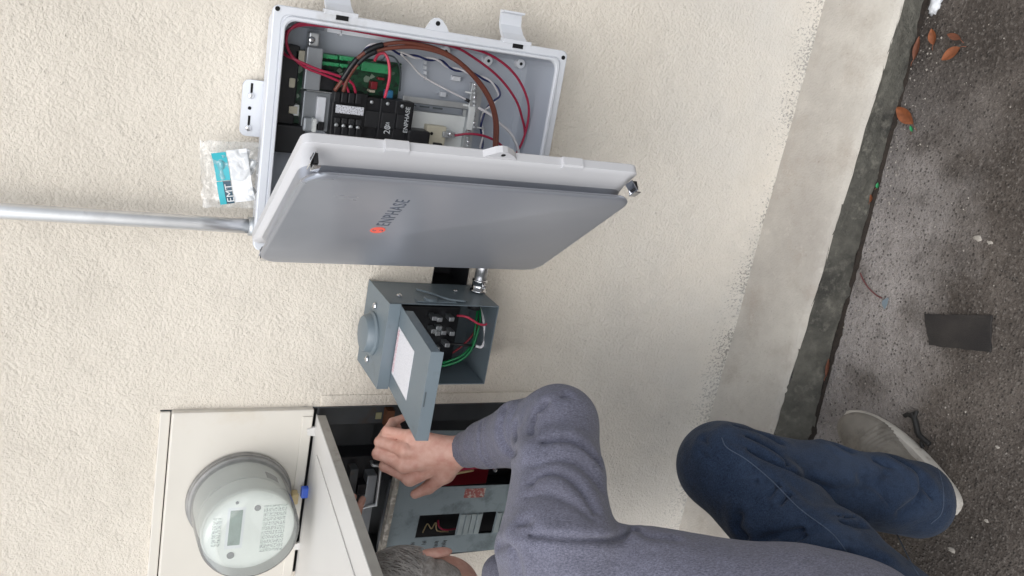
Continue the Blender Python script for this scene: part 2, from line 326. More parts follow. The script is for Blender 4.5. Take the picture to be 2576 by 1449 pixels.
def add_tube(bm, path, r, seg=10, caps=True):
    path = [Vector(p) for p in path]; n = len(path)
    rr = r if isinstance(r, (list, tuple)) else [r]*n
    T = [(path[min(i+1, n-1)]-path[max(i-1, 0)]).normalized() for i in range(n)]
    up = Vector((0, 0, 1)) if abs(T[0].z) < 0.9 else Vector((1, 0, 0)); N = T[0].cross(up).normalized(); rings = []
    for i in range(n):
        N = (N - T[i]*N.dot(T[i])).normalized(); Bv = T[i].cross(N)
        rings.append([bm.verts.new(path[i] + (N*math.cos(2*math.pi*k/seg) + Bv*math.sin(2*math.pi*k/seg))*rr[i]) for k in range(seg)])
    for a, b in zip(rings, rings[1:]):
        for k in range(seg): bm.faces.new((a[k], a[(k+1) % seg], b[(k+1) % seg], b[k]))
    if caps: bm.faces.new(rings[0][::-1]); bm.faces.new(rings[-1])
def tube(name, pts, r, m, parent=None, ws=True, n=8, seg=10, path=None):
    bm = bmesh.new(); add_tube(bm, path if path else smooth_path(pts, n), r, seg); return bmesh_out(name, bm, m, parent, True, ws)
def add_lathe(bm, prof, M, seg=48, cap0=True, cap1=True):      # prof: (radius, height along local z)
    rings = [[bm.verts.new(M @ Vector((r*math.cos(2*math.pi*k/seg), r*math.sin(2*math.pi*k/seg), h))) for k in range(seg)] for r, h in prof]
    for a, b in zip(rings, rings[1:]):
        for k in range(seg): bm.faces.new((a[k], a[(k+1) % seg], b[(k+1) % seg], b[k]))
    if cap0: bm.faces.new(rings[0][::-1])
    if cap1: bm.faces.new(rings[-1])
def lathe(name, prof, M, m, parent=None, seg=48, smooth=True, ws=False, cap0=True, cap1=True):
    bm = bmesh.new(); add_lathe(bm, prof, M, seg, cap0, cap1); o = bmesh_out(name, bm, m, parent, smooth, ws)
    if smooth: edge_sharp(o)
    return o
def edge_sharp(o, ang=35):
    me = o.data; bm = bmesh.new(); bm.from_mesh(me)
    for e in bm.edges:
        if len(e.link_faces) == 2 and e.calc_face_angle(0) > rad(ang): e.smooth = False
    bm.to_mesh(me); bm.free()
def rrect(w, h, r, n=6, cx=0.0, cz=0.0):                      # rounded rectangle, counter-clockwise
    pts = []
    for sx, sz, a0 in ((1, 1, 0), (-1, 1, 90), (-1, -1, 180), (1, -1, 270)):
        for k in range(n+1):
            a = rad(a0 + 90*k/n); pts.append((cx + sx*(w/2-r) + r*math.cos(a), cz + sz*(h/2-r) + r*math.sin(a)))
    return pts
def loft(name, loops, m, parent=None, cap0=True, cap1=True, smooth=False, ws=False, M=None):
    bm = bmesh.new(); R = [[bm.verts.new(M @ Vector(p) if M else Vector(p)) for p in L] for L in loops]
    for a, b in zip(R, R[1:]):
        n = len(a)
        for k in range(n): bm.faces.new((a[k], a[(k+1) % n], b[(k+1) % n], b[k]))
    if cap0: bm.faces.new(R[0][::-1])
    if cap1: bm.faces.new(R[-1])
    o = bmesh_out(name, bm, m, parent, smooth, ws)
    if smooth: edge_sharp(o)
    return o
def prism(name, poly, y0, y1, m, parent=None, ws=False, M=None, bev=0.0):   # poly in local x,z ; thickness along y
    o = loft(name, [[(x, y0, z) for x, z in poly], [(x, y1, z) for x, z in poly]], m, parent, ws=ws, M=M); return o
def text_mesh(name, s, size, M, m, parent=None, depth=0.0004, ws=False, sx=1.0, align='LEFT', spacing=1.0):
    cu = bpy.data.curves.new(name, 'FONT'); cu.body = s; cu.size = size; cu.extrude = depth; cu.align_x = align; cu.space_character = spacing; cu.resolution_u = 3
    tmp = bpy.data.objects.new(name+'_src', cu); col.objects.link(tmp)
    me = bpy.data.meshes.new_from_object(tmp.evaluated_get(bpy.context.evaluated_depsgraph_get()))
    bpy.data.objects.remove(tmp); bpy.data.curves.remove(cu)
    me.transform(M @ Matrix.Diagonal((sx, 1, 1, 1))); me.materials.clear(); return link(name, me, m, parent, False, ws)
def frame_M(o, x, y, z):
    x, y, z = Vector(x), Vector(y), Vector(z)
    return Matrix(((x.x, y.x, z.x, o[0]), (x.y, y.y, z.y, o[1]), (x.z, y.z, z.z, o[2]), (0, 0, 0, 1)))
def screw(parent, p, r=0.005, name='screw', ws=False, d=Vector((0, -1, 0)), m='chrome'):
    z = Vector(d).normalized(); x = z.orthogonal().normalized(); M = frame_M(p, x, z.cross(x), z)
    bm = bmesh.new(); add_lathe(bm, [(r, 0), (r, 0.25*r), (0.8*r, 0.55*r), (0.45*r, 0.7*r), (0.1*r, 0.72*r)], M, 14)
    add_box(bm, (-0.7*r, -0.12*r, 0.6*r), (0.7*r, 0.12*r, 0.8*r), 0, M @ Matrix.Rotation(random.random()*3, 4, 'Z'))
    return bmesh_out(name, bm, m, parent, False, ws)
# ------------------------------------------------------------------ setting: ground, ledge, kerb, wall
def sheet(name, xs, zs, yfun, skip, m, holes_reveal=None):
    idx, V, F = {}, [], []
    def vid(i, k):
        if (i, k) not in idx:
            idx[(i, k)] = len(V); V.append((xs[i], yfun(xs[i], zs[k]), zs[k]))
        return idx[(i, k)]
    for i in range(len(xs)-1):
        for k in range(len(zs)-1):
            cx, cz = (xs[i]+xs[i+1])/2, (zs[k]+zs[k+1])/2
            if not skip(cx, cz): F.append((vid(i, k), vid(i+1, k), vid(i+1, k+1), vid(i, k+1)))
    return V, F
REC = (-1.1125, -0.7462, 0.500, 1.3425); HOL = (-0.505, -0.400, 0.800, 0.877)
inside = lambda h, x, z: h[0] < x < h[1] and h[2] < z < h[3]
def grid(a, b, step, extra):
    v = list(np.arange(a, b+1e-6, step)) + list(extra); v = sorted(set(round(float(q), 4) for q in v))
    out = [v[0]]
    for q in v[1:]:
        if q-out[-1] < step*0.35 and q not in [round(e, 4) for e in extra]: continue
        if q-out[-1] < step*0.35 and q in [round(e, 4) for e in extra] and out[-1] not in [round(e, 4) for e in extra]: out[-1] = q
        else: out.append(q)
    return out
xs = [-6, -4, -2.5] + grid(-1.7, 0.7, 0.012, [REC[0], REC[1], HOL[0], HOL[1]]) + [1.5, 3, 5]
zs = grid(0.092, 1.9, 0.012, [REC[2], REC[3], HOL[2], HOL[3]]) + [2.3, 2.9]
def wally(x, z):
    e = min(1, max(0, (x+1.7)/0.2), ); e = max(0, min(1, (x+1.7)/0.2, (0.7-x)/0.2, (1.9-z)/0.2))
    return e*(0.0022*mnoise.noise(Vector((x*5, 3.1, z*5))) + 0.0012*mnoise.noise(Vector((x*22, 9.1, z*22))))
V, F = sheet('wall', xs, zs, wally, lambda x, z: inside(REC, x, z) or inside(HOL, x, z), 'stucco')
V = [list(v) for v in V]
for v in V:                                  # ragged hand-trowelled edge round the openings
    for h in (REC, HOL):
        if h[0]-1e-4 <= v[0] <= h[1]+1e-4 and h[2]-1e-4 <= v[2] <= h[3]+1e-4:
            j = 0.0016*max(0, mnoise.noise(Vector((v[0]*40, 1, v[2]*40))))
            if abs(v[0]-h[0]) < 1e-3: v[0] -= abs(j)*0.6
            if abs(v[0]-h[1]) < 1e-3: v[0] += abs(j)
            if abs(v[2]-h[3]) < 1e-3: v[2] += abs(j)
            if abs(v[2]-h[2]) < 1e-3: v[2] -= abs(j)
bm = bmesh.new(); bv = [bm.verts.new(v) for v in V]
for f in F: bm.faces.new([bv[i] for i in f])
be = [e for e in bm.edges if e.is_boundary]
inner = [e for e in be if all(any(h[0]-0.01 < v.co.x < h[1]+0.01 and h[2]-0.01 < v.co.z < h[3]+0.01 for h in (REC, HOL)) for v in e.verts)]
r = bmesh.ops.extrude_edge_only(bm, edges=inner)
for v in [g for g in r['geom'] if isinstance(g, bmesh.types.BMVert)]: v.co.y = 0.11
wall = bmesh_out('wall', bm, 'stucco', None, False, fix=False); box('casing_bead', (-0.7455, -0.0035, 0.502), (-0.722, 0.004, 1.060), 'stucco', wall, 0.0022); tag(wall, 'cream sand-finish stucco house wall', None, None, 'structure')

def kerb_foot(x): return -0.165-(0.2-max(-1.2, min(0.5, x)))*0.0566+0.199
def strip(name, prof, m, xs, jit=0.0, kind='structure', label=None, lean=False):
    V, F = [], []; n = len(prof)
    for x in xs:
        for k, (y, z) in enumerate(prof):
            j = jit*mnoise.noise(Vector((x*9, k*1.7, 2.0)))+jit*0.6*mnoise.noise(Vector((x*35, k*1.1, 7.0)))
            V.append((x, y + j + (kerb_foot(x)*min(1, k/(n-2)) if lean else 0), z + 0.5*j))
    for i in range(len(xs)-1):
        for k in range(n-1): F.append((i*n+k, i*n+k+1, (i+1)*n+k+1, (i+1)*n+k))
    o = link(name, pmesh(name, V, F), m, None, True); o['kind'] = kind
    if label: o['label'] = label
    return o
lx = [-6, -4, -2.5] + list(np.arange(-1.8, 0.85, 0.012)) + [1.5, 3, 5]
strip('ledge', [(0.02, 0.104), (-0.004, 0.101), (-0.02, 0.099), (-0.08, 0.091), (-0.14, 0.083), (-0.162, 0.079), (-0.170, 0.075), (-0.1745, 0.069)], 'ledge_paint', lx, 0.0022, label='smooth beige painted foundation ledge below the stucco')
strip('kerb', [(-0.1735, 0.071), (-0.178, 0.062), (-0.181, 0.052), (-0.188, 0.044), (-0.191, 0.03), (-0.197, 0.017), (-0.199, 0.006), (-0.196, -0.02)], 'kerb_concrete', lx, 0.009, label='dark bare concrete edge of the foundation ledge', lean=True)
g = link('ground', pmesh('ground', [(-60, -60, 0), (60, -60, 0), (60, 0.02, 0), (-60, 0.02, 0)], [(0, 1, 2, 3)]), 'old_concrete'); tag(g, 'dirty brown exposed aggregate concrete ground', None, None, 'structure')
# soil and rot in the joint between kerb and slab
V, F = [], []; sxs = list(np.arange(-1.5, 0.7, 0.006))
for x in sxs:
    w = 0.001 + 0.008*max(0, mnoise.noise(Vector((x*13, 4, 1)))) + 0.005*mnoise.noise(Vector((x*60, 2, 5)))
    f_ = kerb_foot(x)
    V += [(x, -0.192+f_, 0.006), (x, -0.200+f_, 0.008+0.003*mnoise.noise(Vector((x*80, 1, 1)))), (x, -0.201+f_-max(w, 0.001)*0.6, 0.004), (x, -0.202+f_-max(w, 0.001), 0.0)]
for i in range(len(sxs)-1):
    for k in range(3): F.append((i*4+k, i*4+k+1, (i+1)*4+k+1, (i+1)*4+k))
o = link('soil', pmesh('soil', V, F), 'soil', None, True); tag(o, 'dark soil packed in the joint along the kerb', None, None, 'stuff')

# ------------------------------------------------------------------ service cabinet let into the wall
CX0, CX1, CZ0, CZ1 = -1.1118, -0.7468, 0.5008, 1.3415
cabM = Matrix.Translation((-0.93, 0, 0.43)); cab = empty('service_cabinet', cabM, 'cream electric service cabinet let into the stucco, its lower door lifted open', 'cabinet')
def cbox(name, lo, hi, m, bev=0.001, parent=cab): return box(name, lo, hi, m, parent, bev, ws=True)
bm = bmesh.new()
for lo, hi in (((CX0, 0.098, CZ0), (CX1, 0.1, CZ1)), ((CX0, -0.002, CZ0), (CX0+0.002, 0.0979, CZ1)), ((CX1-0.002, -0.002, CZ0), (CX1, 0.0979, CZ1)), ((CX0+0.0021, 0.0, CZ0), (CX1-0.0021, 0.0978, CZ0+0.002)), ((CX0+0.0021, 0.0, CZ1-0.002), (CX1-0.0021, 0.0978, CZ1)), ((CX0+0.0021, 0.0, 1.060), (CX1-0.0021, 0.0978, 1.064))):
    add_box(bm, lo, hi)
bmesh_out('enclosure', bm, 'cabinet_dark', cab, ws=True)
cbox('top_trim', (CX0-0.004, -0.006, 1.3255), (CX1-0.001, 0.004, CZ1+0.001), 'cabinet_cream', 0.002)
cov = cbox('meter_cover', (CX0-0.003, -0.014, 1.0735), (CX1+0.001, 0.002, 1.3238), 'cabinet_cream', 0.003)
cbox('cover_bend', (CX0, -0.0165, 1.0755), (CX1-0.012, -0.0139, 1.094), 'cabinet_cream', 0.0012)
# hinge tab bent over at the seam
prism('hinge_tab', [(-0.800, 1.060), (-0.786, 1.058), (-0.780, 1.070), (-0.784, 1.084), (-0.796, 1.082)], -0.020, -0.0145, 'door_white', cab, ws=True)
prism('hinge_tab', [(-1.050, 1.060), (-1.036, 1.058), (-1.032, 1.066), (-1.036, 1.080), (-1.048, 1.078)], -0.020, -0.0145, 'door_white', cab, ws=True)
# lifted door: pan of sheet metal hinged at its top edge
DA = rad(4.2); DL, DW = 0.60, 0.352
dM = frame_M((-1.1085, -0.012, 1.0685), (1, 0, 0), (0, -math.cos(DA), math.sin(DA)), Vector((1, 0, 0)).cross(Vector((0, -math.cos(DA), math.sin(DA)))))
# local z of this frame points down and in; outer face of the door is at z = 0, flanges run to +z
bm = bmesh.new()
add_box(bm, (0, 0, 0), (DW, DL, 0.0015), 0, dM)
door = bmesh_out('door', bm, 'door_white', cab, ws=True)
bm = bmesh.new()
for lo, hi in (((0, 0, 0.0016), (0.0016, DL, 0.017)), ((DW-0.0016, 0.004, 0.0016), (DW, DL, 0.017)), ((0.0017, DL-0.0016, 0.0016), (DW-0.0017, DL, 0.017))): add_box(bm, lo, hi, 0, dM)
bmesh_out('door_flange', bm, 'door_edge', door)
bm = bmesh.new()                            # embossed stiffening step pressed into the door face
for lo, hi in (((0.035, 0.055, -0.0022), (DW-0.055, DL-0.04, -0.0001)),): add_box(bm, lo, hi, 0.0021, dM, 3)
bmesh_out('door_emboss', bm, 'door_white', door)

# blank dead front of the breaker section with open and filled breaker slots
def plate_holes(name, X, Z, holes, y0, y1, m, parent, M=None):
    xs_ = sorted(set([X[0], X[1]] + [v for h in holes for v in h[:2]])); zs_ = sorted(set([Z[0], Z[1]] + [v for h in holes for v in h[2:]]))
    V_, F_ = sheet('', xs_, zs_, lambda x, z: y0, lambda x, z: any(inside(h, x, z) for h in holes), m)
    bm = bmesh.new(); bv = [bm.verts.new(M @ Vector(v) if M else v) for v in V_]
    for f in F_: bm.faces.new([bv[i] for i in f])
    r = bmesh.ops.extrude_face_region(bm, geom=list(bm.faces))
    off = Vector((0, y1-y0, 0)); off = (M.to_3x3() @ off) if M else off
    for v in [q for q in r['geom'] if isinstance(q, bmesh.types.BMVert)]: v.co += off
    return bmesh_out(name, bm, m, parent, ws=True)
dfY = -0.018; dfr = rad(2.0)
dfo = at(1056, 1297, dfY)                   # upper right corner of the open slot in the far column
dfM = frame_M(dfo, (math.cos(dfr), 0, -math.sin(dfr)), (0, 1, 0), (math.sin(dfr), 0, math.cos(dfr))); dfI = dfM.inverted()
L = lambda x, y: dfI @ at(x, y, dfY)
cB = (-0.054, 0.0); cA = (0.066, 0.122)
zr = lambda x, y: L(x, y).z
zB = [0.0, -0.092, zr(1219, 1276), zr(1254, 1270), -0.262]
holes = [(cB[0], cB[1], zB[1], zB[0]), (cB[0], cB[1], zB[3], zB[2]), (cB[0], cB[1], -0.30, -0.285), (cA[0], cA[1], -0.205, -0.006)]
pl = plate_holes('dead_front', (-0.098, 0.197), (-0.315, 0.066), holes, 0.0, 0.0018, 'deadfront_grey', cab, dfM)
def dbox(name, lo, hi, m, bev=0.0006, parent=cab):
    bm = bmesh.new(); add_box(bm, lo, hi, bev, dfM); return bmesh_out(name, bm, m, parent, ws=True)
dbox('flange_rail', (-0.0985, -0.016, 0.0665), (0.1975, 0.002, 0.078), 'scuffed_grey', 0.003)
for z1, z0, c in ((zB[1]-0.001, zB[2]+0.001, cB), (zB[3]-0.001, -0.260, cB), (-0.207, -0.275, cA)):
    n = max(2, int(round((z1-z0)/0.0125))); h = (z1-z0)/n
    for k in range(n):
        dbox('slot_filler', (c[0]+0.002, -0.003-0.001*(k % 2), z1-(k+1)*h+0.0012), (c[1]-0.002, -0.0002, z1-k*h-0.0012), 'filler_grey', 0.0012)
rs = dfI @ at(1194, 1240, dfY)
dbox('red_sticker', (rs.x-0.011, -0.0008, rs.z-0.024), (rs.x+0.011, -0.0002, rs.z+0.024), 'red_sticker', 0)
for x0, z0, k in ((-0.060, 0.004, 6), (-0.058, -0.022, 3), (-0.06, -0.05, 11), (-0.06, -0.070, 8), (-0.06, -0.20, 9)):   # felt pen circuit names
    bm = bmesh.new(); x = x0
    for q in range(k//2+2):
        x -= 0.0035; dz = random.uniform(-0.002, 0.002)
        add_box(bm, (x-0.0026, -0.0006, z0-0.005+dz), (x-0.0018, -0.0002, z0+0.004+dz), 0, dfM)
        if q % 2: add_box(bm, (x-0.0018, -0.0006, z0-0.001+dz), (x+0.0006, -0.0002, z0+dz), 0, dfM)
    bmesh_out('pen_mark', bm, 'ink', cab, ws=True)
# behind the dead front
cbox('inner_panel', (-0.802, 0.030, 0.52), (-0.751, 0.034, 1.055), 'cabinet_dark')
cbox('back_pan', (-1.09, 0.070, 0.92), (-0.81, 0.074, 1.05), 'cabinet_dark')
s_ = at(953, 1047, 0.027); cbox('sticker', (s_.x-0.007, 0.0283, s_.z-0.006), (s_.x+0.007, 0.0298, s_.z+0.006), 'yellow_sticker', 0)
a_ = at(975, 1060, 0.02); cbox('rust_bar', (-0.80, 0.006, a_.z-0.007), (a_.x+0.03, 0.026, a_.z+0.009), 'rust')
cbox('bus_block', (-0.93, 0.02, 0.90), (-0.87, 0.068, 1.00), 'dark_plastic', 0.003)
cbox('red_insulator', (-0.955, 0.022, 0.66), (-0.90, 0.065, 0.83), 'red_part', 0.003)
cbox('breaker_base', (-1.085, 0.03, 0.52), (-0.96, 0.068, 0.86), 'black_plastic', 0.003)
tube('slot_wire', [at(1063, 1340, 0.0), at(1075, 1318, 0.01), at(1085, 1330, 0.0), at(1096, 1315, 0.01), at(1100, 1335, 0.0), at(1128, 1337, 0.0)], 0.0014, 'seal_tan', cab)
tube('slot_wire', [at(1102, 1308, 0.01), at(1105, 1325, 0.0), at(1120, 1333, -0.005), at(1150, 1330, 0.01)], 0.0022, 'wire_red', cab)
tube('slot_wire', [at(1120, 1200, 0.0), at(1150, 1190, -0.002), at(1190, 1182, 0.01)], 0.0035, 'seal_tan', cab)
tube('slot_wire', [at(1150, 1180, 0.0), at(1200, 1172, 0.0), at(1280, 1165, 0.01)], 0.006, 'wire_red', cab)
screw(cab, at(1245, 1181, 0.012), 0.006, ws=True)
# sprung bracket and bars in the dark upper bay
tube('wire_bracket', [at(934, 1160, 0.0), at(938, 1170, -0.012), at(955, 1172, -0.014), at(957, 1182, -0.014), at(947, 1265, -0.014), at(944, 1270, -0.012), at(916, 1276, -0.004), at(905, 1285, 0.01)], 0.0032, 'zinc', cab, n=4)
cbox('bracket_arm', (-1.04, -0.006, 0.925), (-0.90, 0.03, 0.945), 'steel_rail', 0.002)
cbox('hinge_bar', (-1.09, -0.004, 0.965), (-0.885, 0.022, 0.982), 'cabinet_dark', 0.002)
for x in (-1.0, -0.93): cbox('lug', (x-0.012, -0.008, 0.945), (x+0.012, 0.02, 0.963), 'black_plastic', 0.002)
tube('feed_cable', [at(985, 1205, 0.02), at(975, 1250, 0.03), at(960, 1330, 0.03), at(950, 1400, 0.03)], 0.006, 'cabinet_dark', cab)

# ------------------------------------------------------------------ round electricity meter
mc = at(605, 1262, -0.03); mM = Matrix.Diagonal((1, 1, 1, 1)) @ frame_M((mc.x, -0.0145, mc.z), (1, 0, 0), (0, 0, 1), (0, -1, 0))
mM = mM @ Matrix.Scale(0.95, 4); met = empty('electric_meter', mM, 'round glass electricity meter with grey steel ring on the cream cabinet', 'meter')
I4 = Matrix.Identity(4)
lathe('sealing_ring', [(0.099, 0.0), (0.101, 0.004), (0.100, 0.010), (0.0970, 0.0105), (0.0985, 0.011), (0.0985, 0.0165), (0.0970, 0.018), (0.0940, 0.0185)], I4, 'ring_steel', met, 72)
lathe('drum', [(0.088, 0.006), (0.088, 0.070), (0.086, 0.072)], I4, 'meter_drum', met, 64)
lathe('dial_plate', [(0.0855, 0.0725), (0.0855, 0.110), (0.083, 0.113)], I4, 'meter_plate', met, 64)
lathe('glass_cover', [(0.0935, 0.014), (0.0935, 0.060), (0.092, 0.100), (0.0905, 0.128), (0.087, 0.138), (0.080, 0.144), (0.060, 0.1465), (0.02, 0.1475), (0.001, 0.1475)], I4, 'meter_glass', met, 72, cap0=False)
def mbox(name, x0, x1, z0, z1, m, y=0.1135, t=0.0008):
    return box(name, (x0, z0, y), (x1, z1, y+t), m, met, 0)
mbox('display', -0.030, 0.044, 0.014, 0.036, 'lcd'); mbox('display_frame', -0.038, 0.050, 0.009, 0.041, 'paper', 0.1133, 0.0001)
mbox('name_plate', -0.030, 0.030, 0.050, 0.066, 'meter_text'); mbox('rating_plate', -0.05, 0.050, -0.066, -0.024, 'meter_text')
for x, z, rr_ in ((-0.052, 0.028, 0.007), (0.060, 0.026, 0.003), (0.046, -0.012, 0.006)):
    lathe('port', [(rr_, 0.1131), (rr_, 0.1146)], Matrix.Translation((x, z, 0)), 'grey_print', met, 16)
bm = bmesh.new(); a0, a1 = rad(-40), rad(-22); V_ = []
for k in range(5):
    a = a0 + (a1-a0)*k/4; V_.append((bm.verts.new((0.0885*math.cos(a), 0.0885*math.sin(a), 0.046)), bm.verts.new((0.0885*math.cos(a), 0.0885*math.sin(a), 0.069))))
for p, q in zip(V_, V_[1:]): bm.faces.new((p[0], q[0], q[1], p[1]))
bmesh_out('side_label', bm, 'grey_print', met)
box('ring_clasp', (-0.012, -0.112, 0.004), (0.012, -0.098, 0.024), 'seal_tan', met, 0.003)
sl = at(768, 1238, -0.03); so = box('seal', (sl.x-0.012, -0.034, sl.z-0.009), (sl.x+0.010, -0.022, sl.z+0.008), 'seal_blue', None, 0.003)
tag(so, 'small blue plastic seal hanging below the round meter', 'seal')
tube('seal_wire', [(sl.x, -0.028, sl.z+0.007), (sl.x-0.002, -0.03, sl.z+0.018), (mc.x, -0.03, mc.z-0.107)], 0.0009, 'zinc', so)

# ------------------------------------------------------------------ grey two-pole breaker enclosure
LX0, LX1, LZ0, LZ1, LY = -0.647, -0.490, 0.786, 1.001, -0.120
lcM = Matrix.Translation((-0.57, 0, 0.786)); lc = empty('breaker_box', lcM, 'small grey steel breaker box with its lid lifted, between combiner and cabinet', 'breaker box')
def lbox(name, lo, hi, m='lc_grey', bev=0.0008, parent=lc): return box(name, lo, hi, m, parent, bev, ws=True)
T_ = 0.0018
lbox('back_plate', (LX0+T_, -0.006, LZ0+T_), (LX1-T_, -0.004, LZ1-0.003), 'lc_dark')
lbox('side_wall', (LX1-T_, LY, LZ0), (LX1, -0.003, LZ1-0.002), 'lc_grey'); lbox('side_wall', (LX0, LY, LZ0), (LX0+T_, -0.003, LZ1-0.002), 'lc_grey')
lbox('bottom_wall', (LX0+T_, LY, LZ0), (LX1-T_, -0.003, LZ0+T_), 'lc_grey')
hood = loft('hood', [[(x, -0.001, LZ1+0.000), (x, LY-0.010, LZ1), (x, LY-0.010, LZ1-0.021), (x, LY-0.0085, LZ1-0.021), (x, LY-0.0085, LZ1-0.0016), (x, -0.001, LZ1-0.0016)] for x in (LX0-0.002, LX1+0.002)], 'lc_grey', lc, ws=True)
hub = at(930, 835, -0.07); hubM = frame_M((-0.570, -0.062, LZ1), (1, 0, 0), (0, 1, 0), (0, 0, 1))
lathe('hub_plate', [(0.040, 0.0002), (0.040, 0.003), (0.036, 0.006), (0.034, 0.014), (0.031, 0.018), (0.020, 0.020), (0.002, 0.0205)], hubM, 'lc_grey', lc, 40, ws=True)
for x in (-0.622, -0.518): screw(lc, (x, -0.060, LZ1+0.001), 0.006, ws=True, d=(0, 0, 1))
screw(lc, (LX1+0.001, -0.085, LZ1-0.032), 0.0055, ws=True, d=(1, 0, 0))
screw(lc, (LX1+0.001, -0.045, 0.845), 0.004, ws=True, d=(1, 0, 0))
bm = bmesh.new()                            # stamped hasp strip and fingers on the side wall
add_box(bm, (LX1+0.0002, -0.112, 0.868), (LX1+0.0022, -0.098, 0.945), 0.0006); add_box(bm, (LX1+0.0002, -0.104, 0.845), (LX1+0.0022, -0.090, 0.866), 0.0006)
bmesh_out('hasp_strip', bm, 'lc_grey', lc, ws=True)
tube('hasp_wire', [(LX1+0.003, -0.050, 0.925), (LX1+0.004, -0.072, 0.905), (LX1+0.003, -0.098, 0.880), (LX1+0.003, -0.108, 0.850)], 0.0022, 'lc_grey', lc)
lathe('hasp_knob', [(0.013, 0), (0.013, 0.002), (0.011, 0.0035)], frame_M((LX1+0.0022, -0.100, 0.915), (0, 1, 0), (0, 0, 1), (1, 0, 0)), 'lc_grey', lc, 24, ws=True)
# lid, a shallow pan hinged under the hood
LA = rad(5.0); LL = 0.205
lidM = frame_M((LX0+0.002, LY-0.004, LZ1-0.022), (1, 0, 0), (0, -math.cos(LA), math.sin(LA)), Vector((1, 0, 0)).cross(Vector((0, -math.cos(LA), math.sin(LA))))); LWd = 0.153
bm = bmesh.new(); add_box(bm, (0, 0, 0), (LWd, LL, 0.0016), 0.0005, lidM); lid = bmesh_out('lid', bm, 'lc_grey', lc, ws=True)
def lidpart(name, lo, hi, m, bev=0.0004):
    bm = bmesh.new(); add_box(bm, lo, hi, bev, lidM); o = bmesh_out(name, bm, m, lid); return o
lidpart('front_flange', (0.0, LL-0.0016, 0.0017), (LWd, LL, 0.021), 'lc_grey')
lidpart('side_flange', (LWd-0.0016, 0.026, 0.0017), (LWd, LL-0.0018, 0.016), 'lc_grey'); lidpart('side_flange', (0, 0.016, 0.0017), (0.0016, LL-0.0018, 0.016), 'lc_grey')
lidpart('latch_notch', (0.060, LL+0.0001, 0.002), (0.085, LL+0.0008, 0.004), 'lc_dark', 0)
lidpart('warning_label', (0.030, 0.012, -0.0006), (0.118, 0.122, -0.0001), 'warn_label', 0); lidpart('label_heading', (0.034, 0.0125, -0.0010), (0.114, 0.024, -0.0007), 'warn_head', 0)
# inside
lbox('breaker_base', (-0.632, -0.062, 0.835), (-0.515, -0.008, 0.972), 'black_plastic', 0.003)
for x, z in ((-0.600, 0.93), (-0.560, 0.93), (-0.598, 0.875), (-0.556, 0.878)): lbox('lug', (x-0.007, -0.076, z-0.006), (x+0.007, -0.062, z+0.006), 'zinc', 0.0015)
for px, py in ((1092, 800), (1105, 803), (1135, 802), (1100, 838), (1115, 836), (1124, 867), (1090, 832), (1136, 838)):
    p = at(px, py, -0.082); lbox('lug', (p.x-0.004, -0.086, p.z-0.005), (p.x+0.004, -0.063, p.z+0.005), 'zinc', 0.001)
tube('locknut', [(LX1-0.004, -0.043, 0.797), (LX1-0.020, -0.043, 0.797)], [0.014, 0.014], 'lc_dark', lc, seg=14)
tube('locknut', [(LX1-0.006, -0.075, 0.815), (LX1-0.022, -0.075, 0.815)], [0.012, 0.012], 'dark_plastic', lc, seg=14)
W2 = lambda *p: [at(a, b, Y) for a, b, Y in p]
tube('green_wire', W2((1206, 775, -0.05), (1208, 800, -0.07), (1200, 840, -0.085), (1185, 880, -0.09), (1160, 905, -0.09), (1125, 918, -0.085), (1092, 922, -0.07)), 0.0024, 'wire_green', lc)
tube('green_wire', W2((1202, 775, -0.05), (1196, 820, -0.07), (1190, 860, -0.08), (1165, 892, -0.09), (1130, 908, -0.085), (1105, 915, -0.07)), 0.0024, 'wire_green', lc)
tube('white_wire', W2((1209, 772, -0.045), (1217, 810, -0.075), (1220, 850, -0.085), (1212, 872, -0.09), (1196, 870, -0.085)), 0.0028, 'wire_white', lc)
tube('black_wire', W2((1196, 870, -0.085), (1170, 868, -0.09), (1150, 866, -0.085), (1128, 864, -0.075)), 0.0026, 'wire_black', lc)
tube('red_wire', W2((1224, 775, -0.045), (1230, 795, -0.07), (1224, 815, -0.085), (1205, 815, -0.09), (1180, 800, -0.09), (1165, 795, -0.085), (1150, 794, -0.075)), 0.0022, 'wire_red_b', lc)
tube('red_wire', W2((1218, 775, -0.045), (1190, 840, -0.06), (1150, 880, -0.06), (1110, 900, -0.05)), 0.0022, 'red_part', lc)

# ------------------------------------------------------------------ hole in the stucco behind the conduit
ob = empty('wall_opening_box', Matrix.Translation((-0.45, 0.05, 0.80)), 'dark recessed metal box in the wall beside the breaker box', 'junction box')
bm = bmesh.new()
for lo, hi in (((-0.509, 0.088, 0.794), (-0.396, 0.09, 0.883)),): add_box(bm, lo, hi)
bmesh_out('back', bm, 'dark_plastic', ob, ws=True)
for n_, lo, hi in (('side', (-0.4985, 0.004, 0.8035), (-0.4965, 0.0878, 0.8735)), ('side', (-0.4065, 0.004, 0.8035), (-0.4045, 0.0878, 0.8735)), ('top', (-0.4985, 0.004, 0.8738), (-0.4045, 0.0878, 0.8752)), ('bottom', (-0.4985, 0.004, 0.8018), (-0.4045, 0.0878, 0.8032))):
    box(n_, lo, hi, 'dark_plastic', ob, 0, ws=True)
